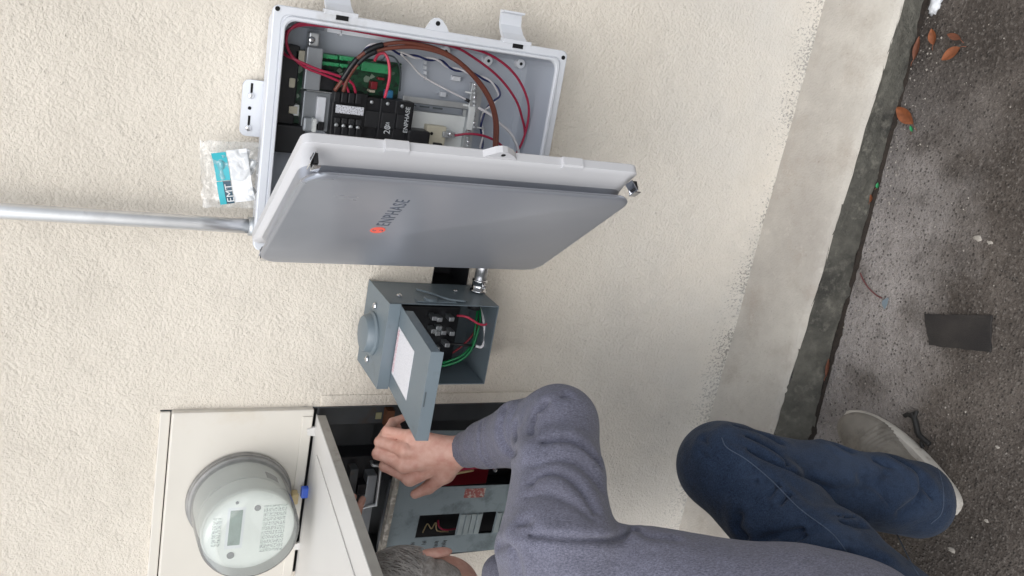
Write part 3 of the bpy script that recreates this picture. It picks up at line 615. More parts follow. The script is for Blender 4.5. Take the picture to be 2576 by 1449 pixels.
# ------------------------------------------------------------------ combiner box with its lid swung open
TILT = rad(1.2); ct, st = math.cos(TILT), math.sin(TILT)
CO = (-0.39788, 0.0, 0.74211); coM = frame_M(CO, (ct, 0, st), (0, 1, 0), (-st, 0, ct)); coI = coM.inverted()
co = empty('combiner_box', coM, 'large light grey solar combiner box with lid swung open, full of wires', 'electrical box')
BW, BH = 0.375, 0.495
def loopb(ix, iz, r, y, w=BW, h=BH, il=None):
    il = ix if il is None else il; return [(x, y, z) for x, z in rrect(w-ix-il, h-2*iz, r, 6, (il+w-ix)/2, h/2)]
loft('shell', [loopb(0.018, 0.018, 0.012, -0.008, il=0.006), loopb(0.015, 0.015, 0.012, -0.012, il=0.003), loopb(0.014, 0.014, 0.012, -0.110, il=0.002), loopb(0.0, 0.0, 0.010, -0.111), loopb(0.0, 0.0, 0.010, -0.121), loopb(0.0015, 0.0015, 0.010, -0.1225),
  loopb(0.0115, 0.0115, 0.012, -0.1225), loopb(0.012, 0.012, 0.012, -0.1205), loopb(0.0135, 0.0135, 0.014, -0.1205), loopb(0.014, 0.014, 0.014, -0.126), loopb(0.0175, 0.0175, 0.014, -0.126), loopb(0.019, 0.019, 0.016, -0.124), loopb(0.0195, 0.0195, 0.016, -0.121)], 'box_plastic', co, cap1=False)
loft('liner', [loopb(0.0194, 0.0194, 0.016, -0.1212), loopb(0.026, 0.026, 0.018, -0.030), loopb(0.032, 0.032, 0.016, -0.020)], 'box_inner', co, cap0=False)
def pix(x, y, Y): return coI @ at(x, y, Y)
Z1 = lambda zx, zy: (575+zx*0.3472, zy*0.3472)             # measured on an enlargement of the open box
def pb(name, c0, c1, yb, yf, m, bev=0.001, parent=None):
    a, b = pix(*Z1(*c0), yf), pix(*Z1(*c1), yf)
    lo, hi = (min(a.x, b.x), yf, min(a.z, b.z)), (max(a.x, b.x), yb, max(a.z, b.z))
    return box(name, lo, hi, m, parent or co, bev)
def pp(zx, zy, Y): return at(*Z1(zx, zy), Y)
for p in ((355, 62), (2425, 418)):          # screw holes in the flange corners
    q = pix(*Z1(*p), -0.123); lathe('screw_hole', [(0.0035, 0), (0.0035, 0.0012)], frame_M((q.x, -0.1225, q.z), (1, 0, 0), (0, 0, 1), (0, -1, 0)), 'hole_black', co, 14)
# draw latches and sealing eye on the right flange
for zb in (0.395, 0.098):
    o = loft('latch', [[(BW-0.001, -0.118, zb+s), (BW+0.006, -0.112, zb+s), (BW+0.014, -0.098, zb+s*0.96), (BW+0.026, -0.086, zb+s*0.93), (BW+0.044, -0.082, zb+s*0.93), (BW+0.046, -0.094, zb+s*0.93), (BW+0.049, -0.094, zb+s*0.93), (BW+0.0485, -0.078, zb+s*0.93), (BW+0.025, -0.080, zb+s*0.93), (BW+0.010, -0.093, zb+s*0.96), (BW+0.003, -0.107, zb+s), (BW-0.001, -0.108, zb+s)] for s in (-0.021, 0.021)], 'box_plastic', co)
    box('latch_pocket', (BW-0.008, -0.1238, zb-0.011), (BW-0.001, -0.1226, zb+0.008), 'hole_black', o, 0)
    box('latch_base', (BW-0.002, -0.1235, zb-0.026), (BW+0.005, -0.1095, zb+0.026), 'box_plastic', o, 0.001)
eye = [(BW-0.002, 0.219), (BW+0.008, 0.225), (BW+0.016, 0.233), (BW+0.019, 0.240), (BW+0.018, 0.247), (BW+0.013, 0.252), (BW+0.006, 0.256), (BW-0.002, 0.260)]
ho = prism('sealing_eye', eye, -0.1215, -0.1165, 'box_plastic', co)
lathe('eye_hole', [(0.0038, 0), (0.0038, 0.0008)], frame_M((BW+0.0105, -0.1214, 0.2405), (1, 0, 0), (0, 0, 1), (0, -1, 0)), 'hole_black', ho, 14)
# mounting tab with keyhole slots above the box
ta, tb = pix(612, 198, -0.008), pix(660, 345, -0.008)
tab = prism('mounting_tab', rrect(abs(ta.x-tb.x), 0.075, 0.010, 5, (ta.x+tb.x)/2, ta.z-0.0375), -0.010, -0.005, 'box_plastic', co)
for px, py in ((632, 241), (625, 322)):
    q = pix(px, py, -0.011); screw(tab, (q.x, -0.0101, q.z), 0.0055)
    box('keyhole', (q.x+0.002, -0.0108, q.z-0.0018), (q.x+0.020, -0.0101, q.z+0.0018), 'hole_black', tab, 0)
q = pix(628, 272, -0.011); lathe('screw_hole', [(0.0028, 0), (0.0028, 0.0008)], frame_M((q.x, -0.0101, q.z), (1, 0, 0), (0, 0, 1), (0, -1, 0)), 'hole_black', tab, 12)

# --- gear inside
pb('gateway_module', (392, 318), (470, 905), -0.022, -0.050, 'black_plastic', 0.002)
pb('circuit_board', (452, 348), (1222, 722), -0.030, -0.034, 'pcb', 0)
pb('circuit_board', (440, 560), (560, 900), -0.030, -0.0338, 'pcb', 0)
pb('relay', (492, 362), (556, 462), -0.034, -0.050, 'ivory'); pb('capacitor', (442, 562), (482, 640), -0.034, -0.052, 'ivory', 0.003); pb('socket', (428, 752), (508, 842), -0.034, -0.050, 'white_metal', 0.002)
pb('socket_face', (440, 768), (496, 826), -0.050, -0.0506, 'ivory', 0)
pb('relay', (640, 500), (765, 660), -0.034, -0.055, 'black_plastic')
pb('lower_cover', (352, 900), (540, 1120), -0.022, -0.060, 'dark_plastic', 0.003)
pb('red_capacitor', (1035, 590), (1075, 650), -0.034, -0.048, 'red_part'); pb('red_capacitor', (1085, 560), (1130, 585), -0.034, -0.044, 'red_part'); pb('coil', (1020, 650), (1062, 675), -0.034, -0.050, 'ivory', 0.003)
pb('blue_varistor', (1145, 652), (1190, 722), -0.034, -0.052, 'blue_part', 0.003)
# plug-in terminal blocks
for c0, c1 in (((668, 388), (792, 434)), ((672, 442), (802, 486)), ((806, 402), (944, 452)), ((808, 460), (950, 504)), ((968, 446), (1166, 540))):
    tb_ = pb('terminal_block', c0, c1, -0.034, -0.056, 'terminal_green', 0.0015); n = 4
    for k in range(n):
        cx, cy = c0[0]+(c1[0]-c0[0])*(k+0.5)/n, c0[1]+(c1[1]-c0[1])*0.62+(k-1.5)*3
        q = pix(*Z1(cx, cy), -0.0565); lathe('terminal_screw', [(0.0022, 0), (0.0022, 0.0005)], frame_M((q.x, -0.0561, q.z), (1, 0, 0), (0, 0, 1), (0, -1, 0)), 'leaf_green' if n else '', tb_, 10)
# bracket strap holding the board
stp = pb('strap', (572, 338), (660, 660), -0.050, -0.066, 'steel_rail', 0.002); pb('strap_foot', (590, 232), (652, 345), -0.030, -0.050, 'zinc', 0.002, stp)
q = pix(*Z1(604, 290), -0.052); screw(stp, (q.x, -0.0505, q.z), 0.0055)
pb('moulded_rib', (715, 232), (1340, 238), -0.022, -0.046, 'box_plastic', 0.001)
pb('moulded_rib', (815, 195), (822, 262), -0.022, -0.046, 'box_plastic', 0.001)
# rail, plate and breakers
pb('mounting_plate', (548, 655), (760, 960), -0.030, -0.052, 'steel_rail', 0.002)
pb('plate_edge', (570, 650), (755, 680), -0.052, -0.060, 'zinc', 0.001)
pb('plate_step', (545, 850), (625, 960), -0.052, -0.064, 'steel_rail', 0.004); pb('plate_lip', (614, 862), (632, 960), -0.052, -0.072, 'white_metal', 0.001)
pb('release_lever', (645, 700), (690, 905), -0.052, -0.060, 'box_plastic', 0.0015)
pb('lever_tip', (650, 880), (690, 950), -0.052, -0.062, 'black_plastic', 0.002)
ctc = pb('contactor', (762, 655), (975, 1010), -0.030, -0.070, 'black_plastic', 0.002)
for k in range(4):
    x0 = 768+k*52; pb('pole', (x0, 662+k*5), (x0+40, 745+k*5), -0.070, -0.078, 'black_plastic', 0.002, ctc); pb('pole', (x0, 850+k*5), (x0+40, 900+k*5), -0.070, -0.076, 'dark_plastic', 0.002, ctc)
    pb('pole_foot', (x0, 915+k*5), (x0+40, 1000+k*5), -0.070, -0.080, 'black_plastic', 0.002, ctc)
    q = pix(*Z1(x0+12, 906+k*7), -0.077); screw(ctc, (q.x, -0.0765, q.z), 0.0035, m='zinc')
pb('rating_label', (780, 757), (975, 838), -0.078, -0.0788, 'spec_label', 0, ctc)
for (c0, c1, yf) in (((985, 700), (1100, 1020), -0.066), ((1105, 712), (1212, 1030), -0.072), ((1215, 730), (1312, 1030), -0.074)):
    b_ = pb('circuit_breaker', c0, c1, -0.034, yf, 'black_plastic', 0.002); pb('breaker_face', (c0[0]+8, c0[1]+100), (c1[0]-8, c1[1]-90), yf, yf-0.004, 'dark_plastic', 0.0015, b_)
    q = pix(*Z1((c0[0]+c1[0])/2-5, c0[1]+40), yf-0.001); screw(b_, (q.x, yf-0.0003, q.z), 0.0032, m='zinc')
def ptext(name, s, zx, zy, Y, size, m):
    q = pix(*Z1(zx, zy), Y); M = frame_M((q.x, Y, q.z), (1, 0, 0), (0, 0, 1), (0, -1, 0)); return text_mesh(name, s, size, M, m, co, 0.0002)
ptext('rating_text', '20', 1165, 975, -0.0772, 0.015, 'white_print'); ptext('rating_text', '10I', 1160, 935, -0.0772, 0.009, 'white_print')
ptext('lettering', 'ENPHASE', 1292, 965, -0.0792, 0.0105, 'white_print')
pb('rail', (1262, 738), (1758, 800), -0.030, -0.050, 'steel_rail', 0.002); pb('rail_lip', (1262, 735), (1750, 752), -0.050, -0.054, 'zinc', 0.001)
for k in range(3): pb('rail_slot', (1290+k*95, 752+k*12), (1360+k*95, 772+k*12), -0.0502, -0.0506, 'lc_dark', 0)
pb('neutral_plate', (1318, 800), (1745, 1100), -0.030, -0.046, 'white_metal', 0.001)
pb('toggle', (1302, 940), (1452, 1060), -0.046, -0.082, 'black_plastic', 0.004)
wp = pb('neutral_block', (1440, 905), (1560, 1080), -0.046, -0.062, 'ivory', 0.002); q = pix(*Z1(1472, 968), -0.063); lathe('block_hole', [(0.0028, 0), (0.0028, 0.0005)], frame_M((q.x, -0.0621, q.z), (1, 0, 0), (0, 0, 1), (0, -1, 0)), 'hole_black', wp, 12)
pb('block_foot', (1490, 1035), (1545, 1090), -0.062, -0.070, 'black_plastic', 0.002); pb('cable_lug', (1555, 952), (1640, 1005), -0.046, -0.066, 'zinc', 0.002)
q = pix(*Z1(1605, 975), -0.0665); screw(co, (q.x, -0.0662, q.z), 0.0045)
pb('bar_bracket', (1752, 772), (1766, 945), -0.030, -0.060, 'white_metal', 0.001)
for c0, c1, n in (((1768, 600), (1800, 940), 11), ((1715, 930), (1758, 1075), 5)):
    gb = pb('ground_bar', c0, c1, -0.046, -0.056, 'zinc', 0.001)
    for k in range(n):
        zx, zy = (c0[0]+c1[0])/2-(k-n/2)*0.8, c0[1]+(c1[1]-c0[1])*(k+0.5)/n
        q = pix(*Z1(zx, zy), -0.058); screw(gb, (q.x, -0.0562, q.z), 0.0036, m='zinc' if k % 3 else 'chrome')
for p in ((1880, 440), (2115, 462), (1572, 372)):
    q = pix(*Z1(*p), -0.03); b_ = lathe('boss', [(0.0085, 0), (0.0085, 0.012), (0.0075, 0.013), (0.004, 0.013)], frame_M((q.x, -0.0195, q.z), (1, 0, 0), (0, 0, 1), (0, -1, 0)), 'box_plastic', co, 18)
    lathe('boss_hole', [(0.003, 0.0131), (0.003, 0.0135)], frame_M((q.x, -0.0195, q.z), (1, 0, 0), (0, 0, 1), (0, -1, 0)), 'hole_black', b_, 10)
pb('cable_clip', (1625, 550), (1680, 592), -0.020, -0.030, 'box_plastic', 0.001); pb('cable_clip', (1540, 665), (1575, 705), -0.020, -0.030, 'box_plastic', 0.001); pb('cable_clip', (1510, 680), (1600, 690), -0.020, -0.026, 'box_plastic', 0.001)
for k in range(4): pb('cable_clip', (1424, 440+k*38), (1436, 466+k*38), -0.020, -0.030, 'box_plastic', 0.001)

# --- wires
def wire(name, pts, r, m, Y=None): return tube(name, [pp(p[0], p[1], p[2] if len(p) > 2 else Y) for p in pts], r, m, co, n=6, seg=8)
wire('red_wire', [(872, 668, -.085), (835, 608, -.088), (700, 545, -.088), (560, 490, -.088), (455, 400, -.09), (418, 290, -.095), (455, 205, -.1), (560, 165, -.1), (800, 193, -.1), (1100, 246, -.098), (1500, 308, -.096), (1800, 362, -.094), (1965, 440, -.09), (2090, 560, -.085), (2165, 720, -.08), (2172, 860, -.075), (2135, 1010, -.07), (2085, 1115, -.06)], 0.0022, 'wire_red')
wire('red_wire', [(922, 672, -.085), (895, 602, -.09), (800, 552, -.092), (640, 500, -.092), (480, 430, -.09), (400, 385, -.08), (392, 300, -.085), (430, 222, -.09), (560, 180, -.092), (820, 208, -.09), (1200, 272, -.09), (1600, 330, -.086), (1780, 420, -.075), (1960, 562, -.068), (2080, 722, -.064), (2128, 860, -.06), (2146, 960, -.058), (2138, 1115, -.05)], 0.0022, 'wire_red')
wire('brown_cable', [(770, 655, -.085), (820, 585, -.092), (880, 490, -.098), (950, 410, -.1), (1060, 345, -.1), (1200, 310, -.1), (1340, 315, -.1), (1500, 352, -.1), (1650, 432, -.1), (1800, 572, -.098), (1900, 722, -.096), (1945, 890, -.094), (1942, 1090, -.09)], 0.0034, 'wire_brown')
wire('brown_cable', [(832, 662, -.085), (862, 570, -.092), (930, 470, -.098), (1010, 400, -.1), (1120, 358, -.1), (1280, 340, -.1), (1420, 352, -.1), (1560, 392, -.1), (1690, 470, -.1), (1810, 598, -.098), (1895, 740, -.094), (1930, 890, -.09), (1925, 1090, -.086)], 0.0034, 'wire_brown')
wire('tape', [(822, 580, -.093), (880, 490, -.099), (930, 425, -.101)], 0.0044, 'black_plastic'); wire('tape', [(985, 382, -.101), (1060, 342, -.101), (1118, 325, -.101)], 0.0046, 'black_plastic'); wire('tape', [(930, 465, -.099), (1000, 405, -.101), (1070, 372, -.101)], 0.0044, 'black_plastic')
path = smooth_path([pp(*p) for p in [(968, 400, -.085), (1010, 340, -.088), (1090, 330, -.085), (1230, 382, -.07), (1400, 420, -.06), (1530, 440, -.055), (1600, 490, -.05), (1720, 520, -.05), (1860, 572, -.05), (1930, 620, -.052), (1962, 690, -.055), (1920, 742, -.055), (1860, 800, -.05), (1832, 880, -.048), (1840, 1000, -.046), (1830, 1075, -.045)]], 14)
for ph, m in ((0, 'wire_blue'), (math.pi, 'wire_white')):
    out = []; n = len(path); s = 0
    for i, p in enumerate(path):
        T = (path[min(i+1, n-1)]-path[max(i-1, 0)]).normalized(); N = T.cross(Vector((0, 1, 0))).normalized(); Bv = T.cross(N)
        if i: s += (p-path[i-1]).length
        a = ph + s/0.056*2*math.pi; out.append(p + (N*math.cos(a)+Bv*math.sin(a))*0.0019)
    tube('twisted_wire', None, 0.0018, m, co, path=out, seg=8)
wire('white_wire', [(1250, 392, -.08), (1310, 452, -.06), (1400, 548, -.05), (1560, 640, -.05), (1660, 690, -.052), (1735, 728, -.055)], 0.0016, 'wire_white'); wire('wire_end', [(1718, 720, -.055), (1745, 734, -.056)], 0.0028, 'black_plastic')
wire('white_wire', [(1810, 780, -.058), (1900, 832, -.065), (1962, 892, -.07), (2040, 962, -.07), (2088, 1050, -.068), (2105, 1125, -.06)], 0.0026, 'wire_white')
wire('red_wire', [(1058, 440, -.06), (1085, 395, -.07), (1130, 388, -.078), (1160, 450, -.082), (1165, 570, -.085), (1132, 708, -.076)], 0.0026, 'wire_red_b')
wire('black_wire', [(1108, 440, -.058), (1150, 402, -.065), (1210, 425, -.065), (1245, 510, -.055), (1240, 660, -.045)], 0.0014, 'lc_dark')
wire('red_wire', [(1640, 982, -.068), (1740, 970, -.078), (1850, 985, -.08), (1950, 1032, -.078), (2035, 1115, -.07)], 0.0022, 'wire_red')
wire('green_wire', [(1960, 1120, -.06), (2000, 1105, -.06), (2060, 1130, -.05)], 0.002, 'wire_green')
for p in ((1715, 665), (1700, 760), (1760, 915)):
    wire('bar_pin', [(p[0], p[1], -.054), (p[0]+95, p[1]+18, -.054)], 0.0016, 'white_metal')

# --- lid, hinged on the left flange and swung out
TH = rad(52.5); P0, LW_ = 0.028, 0.350; c_, s_ = math.cos(TH), math.sin(TH)
ldM = frame_M((P0, -0.128, 0.007), (c_, -s_, 0), (s_, c_, 0), (0, 0, 1))
def ll(ix, iz, r, y): return loopb(ix, iz, r, y*0.9, LW_, BH)
BW_, BW = BW, LW_
lid_o = loft('lid', [ll(.062, .020, .02, -.046), ll(.060, .018, .02, -.004), ll(.016, .012, .014, -.002), ll(.002, .002, .012, 0), ll(0, 0, .012, -.002), ll(0, 0, .012, -.0150), ll(.002, .002, .012, -.017), ll(.010, .003, .014, -.0185), ll(.024, .005, .018, -.0225), ll(.034, .006, .022, -.0275), ll(.036, .006, .023, -.0292)], 'lid_shell', co, cap1=False, smooth=True, M=ldM)
loft('cover_side', [ll(.0358, .0057, .023, -.0290), ll(.0415, .0066, .026, -.0343), ll(.0455, .007, .029, -.039), ll(.042, .007, .032, -.0455), ll(.030, .006, .032, -.0485), ll(.016, .006, .030, -.0500)], 'lid_cover', lid_o, cap0=False, cap1=False, smooth=True, M=ldM)
loft('lid_face', [ll(.0155, .0055, .030, -.0502), ll(.0145, .005, .030, -.052), ll(.0145, .005, .030, -.0545), ll(.0165, .007, .028, -.0565), ll(.020, .010, .026, -.0575)], 'lid_face', lid_o, smooth=True, M=ldM)
for z in (0.375, 0.115):
    loft('rim_block', [[(x, y, z+s) for x, y in ((BW-0.004, -0.0015), (BW+0.0035, -0.0015), (BW+0.0045, -0.003), (BW+0.0045, -0.014), (BW+0.002, -0.0165), (BW-0.004, -0.0175))] for s in (-0.016, 0.016)], 'lid_shell', lid_o, M=ldM)
loft('lid_eye', [[(x, y, z) for x, z in [(BW-0.003, 0.200), (BW+0.010, 0.212), (BW+0.017, 0.224), (BW+0.018, 0.232), (BW+0.014, 0.240), (BW-0.003, 0.256)]] for y in (-0.002, -0.012)], 'lid_shell', lid_o, M=ldM)
lathe('eye_hole', [(0.0032, 0), (0.0032, 0.0008)], ldM @ frame_M((BW+0.010, -0.0119, 0.228), (1, 0, 0), (0, 0, 1), (0, -1, 0)), 'hole_black', lid_o, 14)
for cx, cz in ((BW, BH), (BW, 0), (0, BH), (0, 0)):       # sprung corner screws in their pockets
    sx, sz = (-1 if cx else 1), (-1 if cz else 1)
    bm = bmesh.new(); M2 = ldM @ Matrix.Translation((cx+sx*0.010, -0.033, cz+sz*0.012))
    add_box(bm, (-0.009, -0.010, -0.0006*1), (0.009, 0.008, 0.0008), 0.0004, M2 @ Matrix.Rotation(rad(25*sz), 4, 'X'))
    add_box(bm, (-0.009, -0.011, -0.0095), (-0.0078, 0.008, 0.0), 0.0003, M2); add_box(bm, (-0.008, -0.012, -0.009), (0.008, -0.0105, 0.001), 0.0003, M2)
    cl = bmesh_out('corner_clip', bm, 'chrome', lid_o)
    bm = bmesh.new(); add_box(bm, (-0.006, -0.007, -0.007), (0.0065, 0.007, -0.0007), 0.001, M2); bmesh_out('clip_pocket', bm, 'dark_plastic', cl)
# logo
lx_, lz_ = 0.170, 0.347
lmM = ldM @ frame_M((lx_, -0.0520, lz_), (1, 0, 0), (0, 0, 1), (0, -1, 0))
logo = lathe('logo_disc', [(0.0112, 0), (0.0112, 0.0003)], lmM, 'orange_print', lid_o, 36)
for a0 in (0, 180):
    bm = bmesh.new(); pts = [Vector((0.0022*math.cos(rad(a)), 0.0052*math.copysign(1, 90-a0)+0.0024*math.sin(rad(a)), 0.0004)) for a in range(30+a0, 300+a0, 30)]
    add_tube(bm, [lmM @ p for p in pts], 0.0006, 6); bmesh_out('logo_mark', bm, 'dark_print', lid_o, True)
text_mesh('lettering', 'ENPHASE', 0.028, ldM @ frame_M((lx_+0.017, -0.0520, lz_-0.0105), (1, 0, 0), (0, 0, 1), (0, -1, 0)), 'dark_print', lid_o, 0.0002, sx=0.74, spacing=1.15)

BW = BW_
# ------------------------------------------------------------------ conduits
c0 = at(0, 531, -0.045)
CA_ = (coI @ at(600, 568, -0.045)).x; CY_ = -0.045
cp = (coM @ Vector((CA_, CY_, 0.4805)))
top = Vector((c0.x+(c0.x-cp.x)*2.2, -0.040, c0.z+(c0.z-cp.z)*2.2))
cd = tube('riser_conduit', [cp, cp.lerp(top, 0.3), cp.lerp(top, 0.6), top], 0.0120, 'emt', None, n=4, seg=28); tag(cd, 'long galvanised conduit pipe running up the wall from the combiner box', 'conduit')
cn = tube('connector', [coM @ Vector((CA_, CY_, 0.4808)), coM @ Vector((CA_, CY_, 0.492))], 0.0155, 'zinc', cd, seg=24, ws=False)
k1 = Vector((LX1+0.002, -0.043, 0.797)); k2 = coM @ Vector((0.0026, -0.043, (coI @ Vector((-0.39, -0.043, 0.797))).z))
sc_ = empty('conduit_nipple', Matrix.Translation(k1), 'short shiny conduit joining the breaker box to the combiner box', 'conduit')
tube('pipe', [k1+Vector((0.016, 0, 0)), k2-Vector((0.012, 0, 0))], 0.0118, 'emt', sc_, seg=24)
for p0, d in ((k1, 1), (k2, -1)):
    dx = Vector((d, 0, 0)); path = [p0, p0+dx*0.004, p0+dx*0.0041, p0+dx*0.020, p0+dx*0.0205, p0+dx*0.024]
    cn = tube('connector', None, [0.0165, 0.0165, 0.0140, 0.0140, 0.0150, 0.0148], 'chrome', sc_, path=path, seg=24)
    screw(cn, p0+dx*0.013+Vector((0, -0.0135, -0.004)), 0.0045, d=(0, -1, -0.3))

# ------------------------------------------------------------------ bag of fittings lying on top of the box
bo = at(588, 440, -0.05)
bx = Vector((0.97, 0.0, 0.12)).normalized()
bz = Vector((-0.12, 0.28, 0.95)).normalized(); by = bz.cross(bx).normalized(); bz = bx.cross(by)
bgM = frame_M(bo, bx, by, bz); bag = empty('fittings_bag', bgM, 'clear plastic bag of fittings with teal label, resting on the combiner box', 'bag')
def crumple(x, z, s):
    e = max(0, 1-(abs(x)/0.056)**3)*max(0, 1-(abs(z)/0.052)**3); f = mnoise.noise(Vector((x*60, s*3, z*60)))*0.006+mnoise.noise(Vector((x*140, s*5, z*140)))*0.003
    return s*(0.002+e*(0.010+0.006*max(0, -z/0.05))) + f*(0.35+0.65*e)
V, F = [], []; nx, nz = 44, 40
for s in (-1, 1):
    b0 = len(V)
    for i in range(nx+1):
        for k in range(nz+1):
            u, v = i/nx*2-1, k/nz*2-1
            x = u*0.054+0.003*mnoise.noise(Vector((v*4, 1, 2))); z = v*0.050+0.003*mnoise.noise(Vector((u*4, 5, 2)))
            V.append((x, crumple(x, z, s), z))
    for i in range(nx):
        for k in range(nz):
            q = (b0+i*(nz+1)+k, b0+(i+1)*(nz+1)+k, b0+(i+1)*(nz+1)+k+1, b0+i*(nz+1)+k+1); F.append(q if s < 0 else q[::-1])
link('pouch', pmesh('pouch', V, F), 'poly_bag', bag, True)
def blab(name, x0, x1, z0, z1, m, y=-0.0008, rot=-8):
    M = Matrix.Rotation(rad(rot), 4, 'Y'); V, F = [], []; n = 10
    for i in range(n+1):
        for k in range(3):
            p = M @ Vector((x0+(x1-x0)*i/n, 0, z0+(z1-z0)*k/2)); p.y = y+0.0035*math.sin(p.x*70+p.z*30)-0.011; V.append(p)
    for i in range(n):
        for k in range(2): F.append((i*3+k, i*3+k+1, i*3+k+4, i*3+k+3))
    return link(name, pmesh(name, V, F), m, bag, True)
blab('label', -0.005, 0.040, 0.004, 0.026, 'teal', -0.0010); blab('label', -0.043, -0.006, 0.004, 0.026, 'teal_dark', -0.0011); blab('label', -0.043, -0.006, 0.016, 0.026, 'teal', -0.0016)
blab('insert_card', -0.042, 0.042, -0.028, 0.003, 'paper', -0.0004)
text_mesh('lettering', 'EMT', 0.016, Matrix.Rotation(rad(-8), 4, 'Y') @ frame_M((-0.040, -0.0165, 0.003), (1, 0, 0), (0, 0, 1), (0, -1, 0)), 'white_print', bag, 0.0002)
for x, z in ((-0.022, -0.022), (0.014, -0.026), (0.030, -0.018)):
    lathe('fitting', [(0.007, -0.012), (0.0085, -0.010), (0.0085, -0.002), (0.0065, 0), (0.0065, 0.012)], Matrix.Translation((x, 0.0, z)) @ Matrix.Rotation(random.random()*3, 4, 'Y'), 'zinc', bag, 16)
# ------------------------------------------------------------------ person: signed distance surfaces
def smin(a, b, k):
    h = np.clip(0.5+0.5*(b-a)/k, 0, 1); return b*(1-h)+a*h-k*h*(1-h)
A3 = lambda p: np.array(p, dtype=np.float32)
def cone(p, a, b, ra, rb):
    a, b = A3(a), A3(b); ab = b-a; t = np.clip(((p-a)@ab)/(ab@ab), 0, 1); return np.linalg.norm(p-a-t[:, None]*ab, axis=1)-(ra+(rb-ra)*t)
def ell(p, c, r, R=None):
    q = p-A3(c)
    if R is not None: q = q@np.array(R, dtype=np.float32)
    r = A3(r); k0 = np.linalg.norm(q/r, axis=1); k1 = np.linalg.norm(q/(r*r), axis=1)+1e-9; return k0*(k0-1)/k1
def poly_d(p, pts):
    d = None
    for a, b in zip(pts, pts[1:]):
        q = cone(p, a, b, 0, 0); d = q if d is None else np.minimum(d, q)
    return d
def rotm(rx=0, ry=0, rz=0): return np.array(Matrix.Rotation(rz, 3, 'Z') @ Matrix.Rotation(ry, 3, 'Y') @ Matrix.Rotation(rx, 3, 'X'))
def net(f, lo, hi, h):
    lo, hi = A3(lo), A3(hi); H = 4*h; n = np.ceil((hi-lo)/H).astype(int)
    ax = [lo[i]+H*np.arange(n[i]+1) for i in range(3)]
    G = np.stack(np.meshgrid(*ax, indexing='ij'), -1).astype(np.float32); d = np.concatenate([f(c) for c in np.array_split(G.reshape(-1, 3), max(1, len(G.reshape(-1, 3))//200000))]).reshape(G.shape[:3])
    mn = np.full(n, 9.0, np.float32)
    for a in (0, 1):
        for b in (0, 1):
            for c in (0, 1): mn = np.minimum(mn, np.abs(d[a:n[0]+a, b:n[1]+b, c:n[2]+c]))
    act = mn < H*1.5; dd = act.copy()
    N = n*4+1; val = np.zeros(N, np.float32); cell = d[:-1, :-1, :-1]
    val[:-1, :-1, :-1] = np.repeat(np.repeat(np.repeat(cell, 4, 0), 4, 1), 4, 2); val[-1] = 9; val[:, -1] = 9; val[:, :, -1] = 9
    m = np.zeros(N, bool); m[:-1, :-1, :-1] = np.repeat(np.repeat(np.repeat(act, 4, 0), 4, 1), 4, 2)
    m2 = m.copy()
    for s in (0, 1, 2): m2 |= np.roll(m2, 1, s)
    ix = np.argwhere(m2); P = (lo+ix*h).astype(np.float32); out = np.concatenate([f(c) for c in np.array_split(P, max(1, len(P)//200000))]); val[tuple(ix.T)] = out
    s = val < 0; cnt = np.zeros(N-1, np.int8); corners = [(a, b, c) for a in (0, 1) for b in (0, 1) for c in (0, 1)]
    for a, b, c in corners: cnt += s[a:N[0]-1+a, b:N[1]-1+b, c:N[2]-1+c]
    ac = np.argwhere((cnt > 0) & (cnt < 8) & m[:-1, :-1, :-1]); idm = np.full(N-1, -1, np.int64); idm[tuple(ac.T)] = np.arange(len(ac))
    acc = np.zeros((len(ac), 3)); num = np.zeros(len(ac))
    for i, c0 in enumerate(corners):
        for c1 in corners[i+1:]:
            if sum(abs(x-y) for x, y in zip(c0, c1)) != 1: continue
            v0 = val[tuple((ac+c0).T)]; v1 = val[tuple((ac+c1).T)]; cr = (v0 < 0) != (v1 < 0); t = np.where(cr, v0/(v0-v1+1e-12), 0)[:, None]
            acc += np.where(cr[:, None], np.array(c0)+t*(np.array(c1)-np.array(c0)), 0); num += cr
    V = lo+h*(ac+acc/num[:, None]); F = []
    for axis in range(3):
        o = [0, 0, 0]; o[axis] = 1; u, w = [(1, 2), (2, 0), (0, 1)][axis]
        sl0 = [slice(1, N[i]-1) for i in range(3)]; sl0[axis] = slice(0, N[axis]-1); sl1 = list(sl0); sl1[axis] = slice(1, N[axis])
        a, b = s[tuple(sl0)], s[tuple(sl1)]; e = np.argwhere(a != b)
        off = np.array([1, 1, 1]); off[axis] = 0; e0 = e+off; flip = a[tuple(e.T)]
        du = np.zeros(3, int); dw = np.zeros(3, int); du[u] = 1; dw[w] = 1
        q = np.stack([idm[tuple(e0.T)], idm[tuple((e0-du).T)], idm[tuple((e0-du-dw).T)], idm[tuple((e0-dw).T)]], 1)
        ok = (q >= 0).all(1); q = q[ok]; fl = flip[ok]; q[~fl] = q[~fl][:, ::-1]; F.append(q)
    F = np.concatenate(F); return V, F
def sdf_obj(name, f, lo, hi, h, m, parent=None):
    V, F = net(f, lo, hi, h); me = bpy.data.meshes.new(name); me.from_pydata(V.tolist(), [], F.tolist()); me.update()
    return link(name, me, m, parent, True)
def hit(f, x, y, tmax=3.0):
    d = ray(x, y); d = (d/np.linalg.norm(d)).astype(np.float32); t = 0.25
    for _ in range(90):
        v = float(f((CAM+d*t)[None].astype(np.float32))[0]); t += v*0.9
        if abs(v) < 4e-4 or t > tmax: break
    return None if t > tmax or abs(v) > 0.01 else CAM+d*t
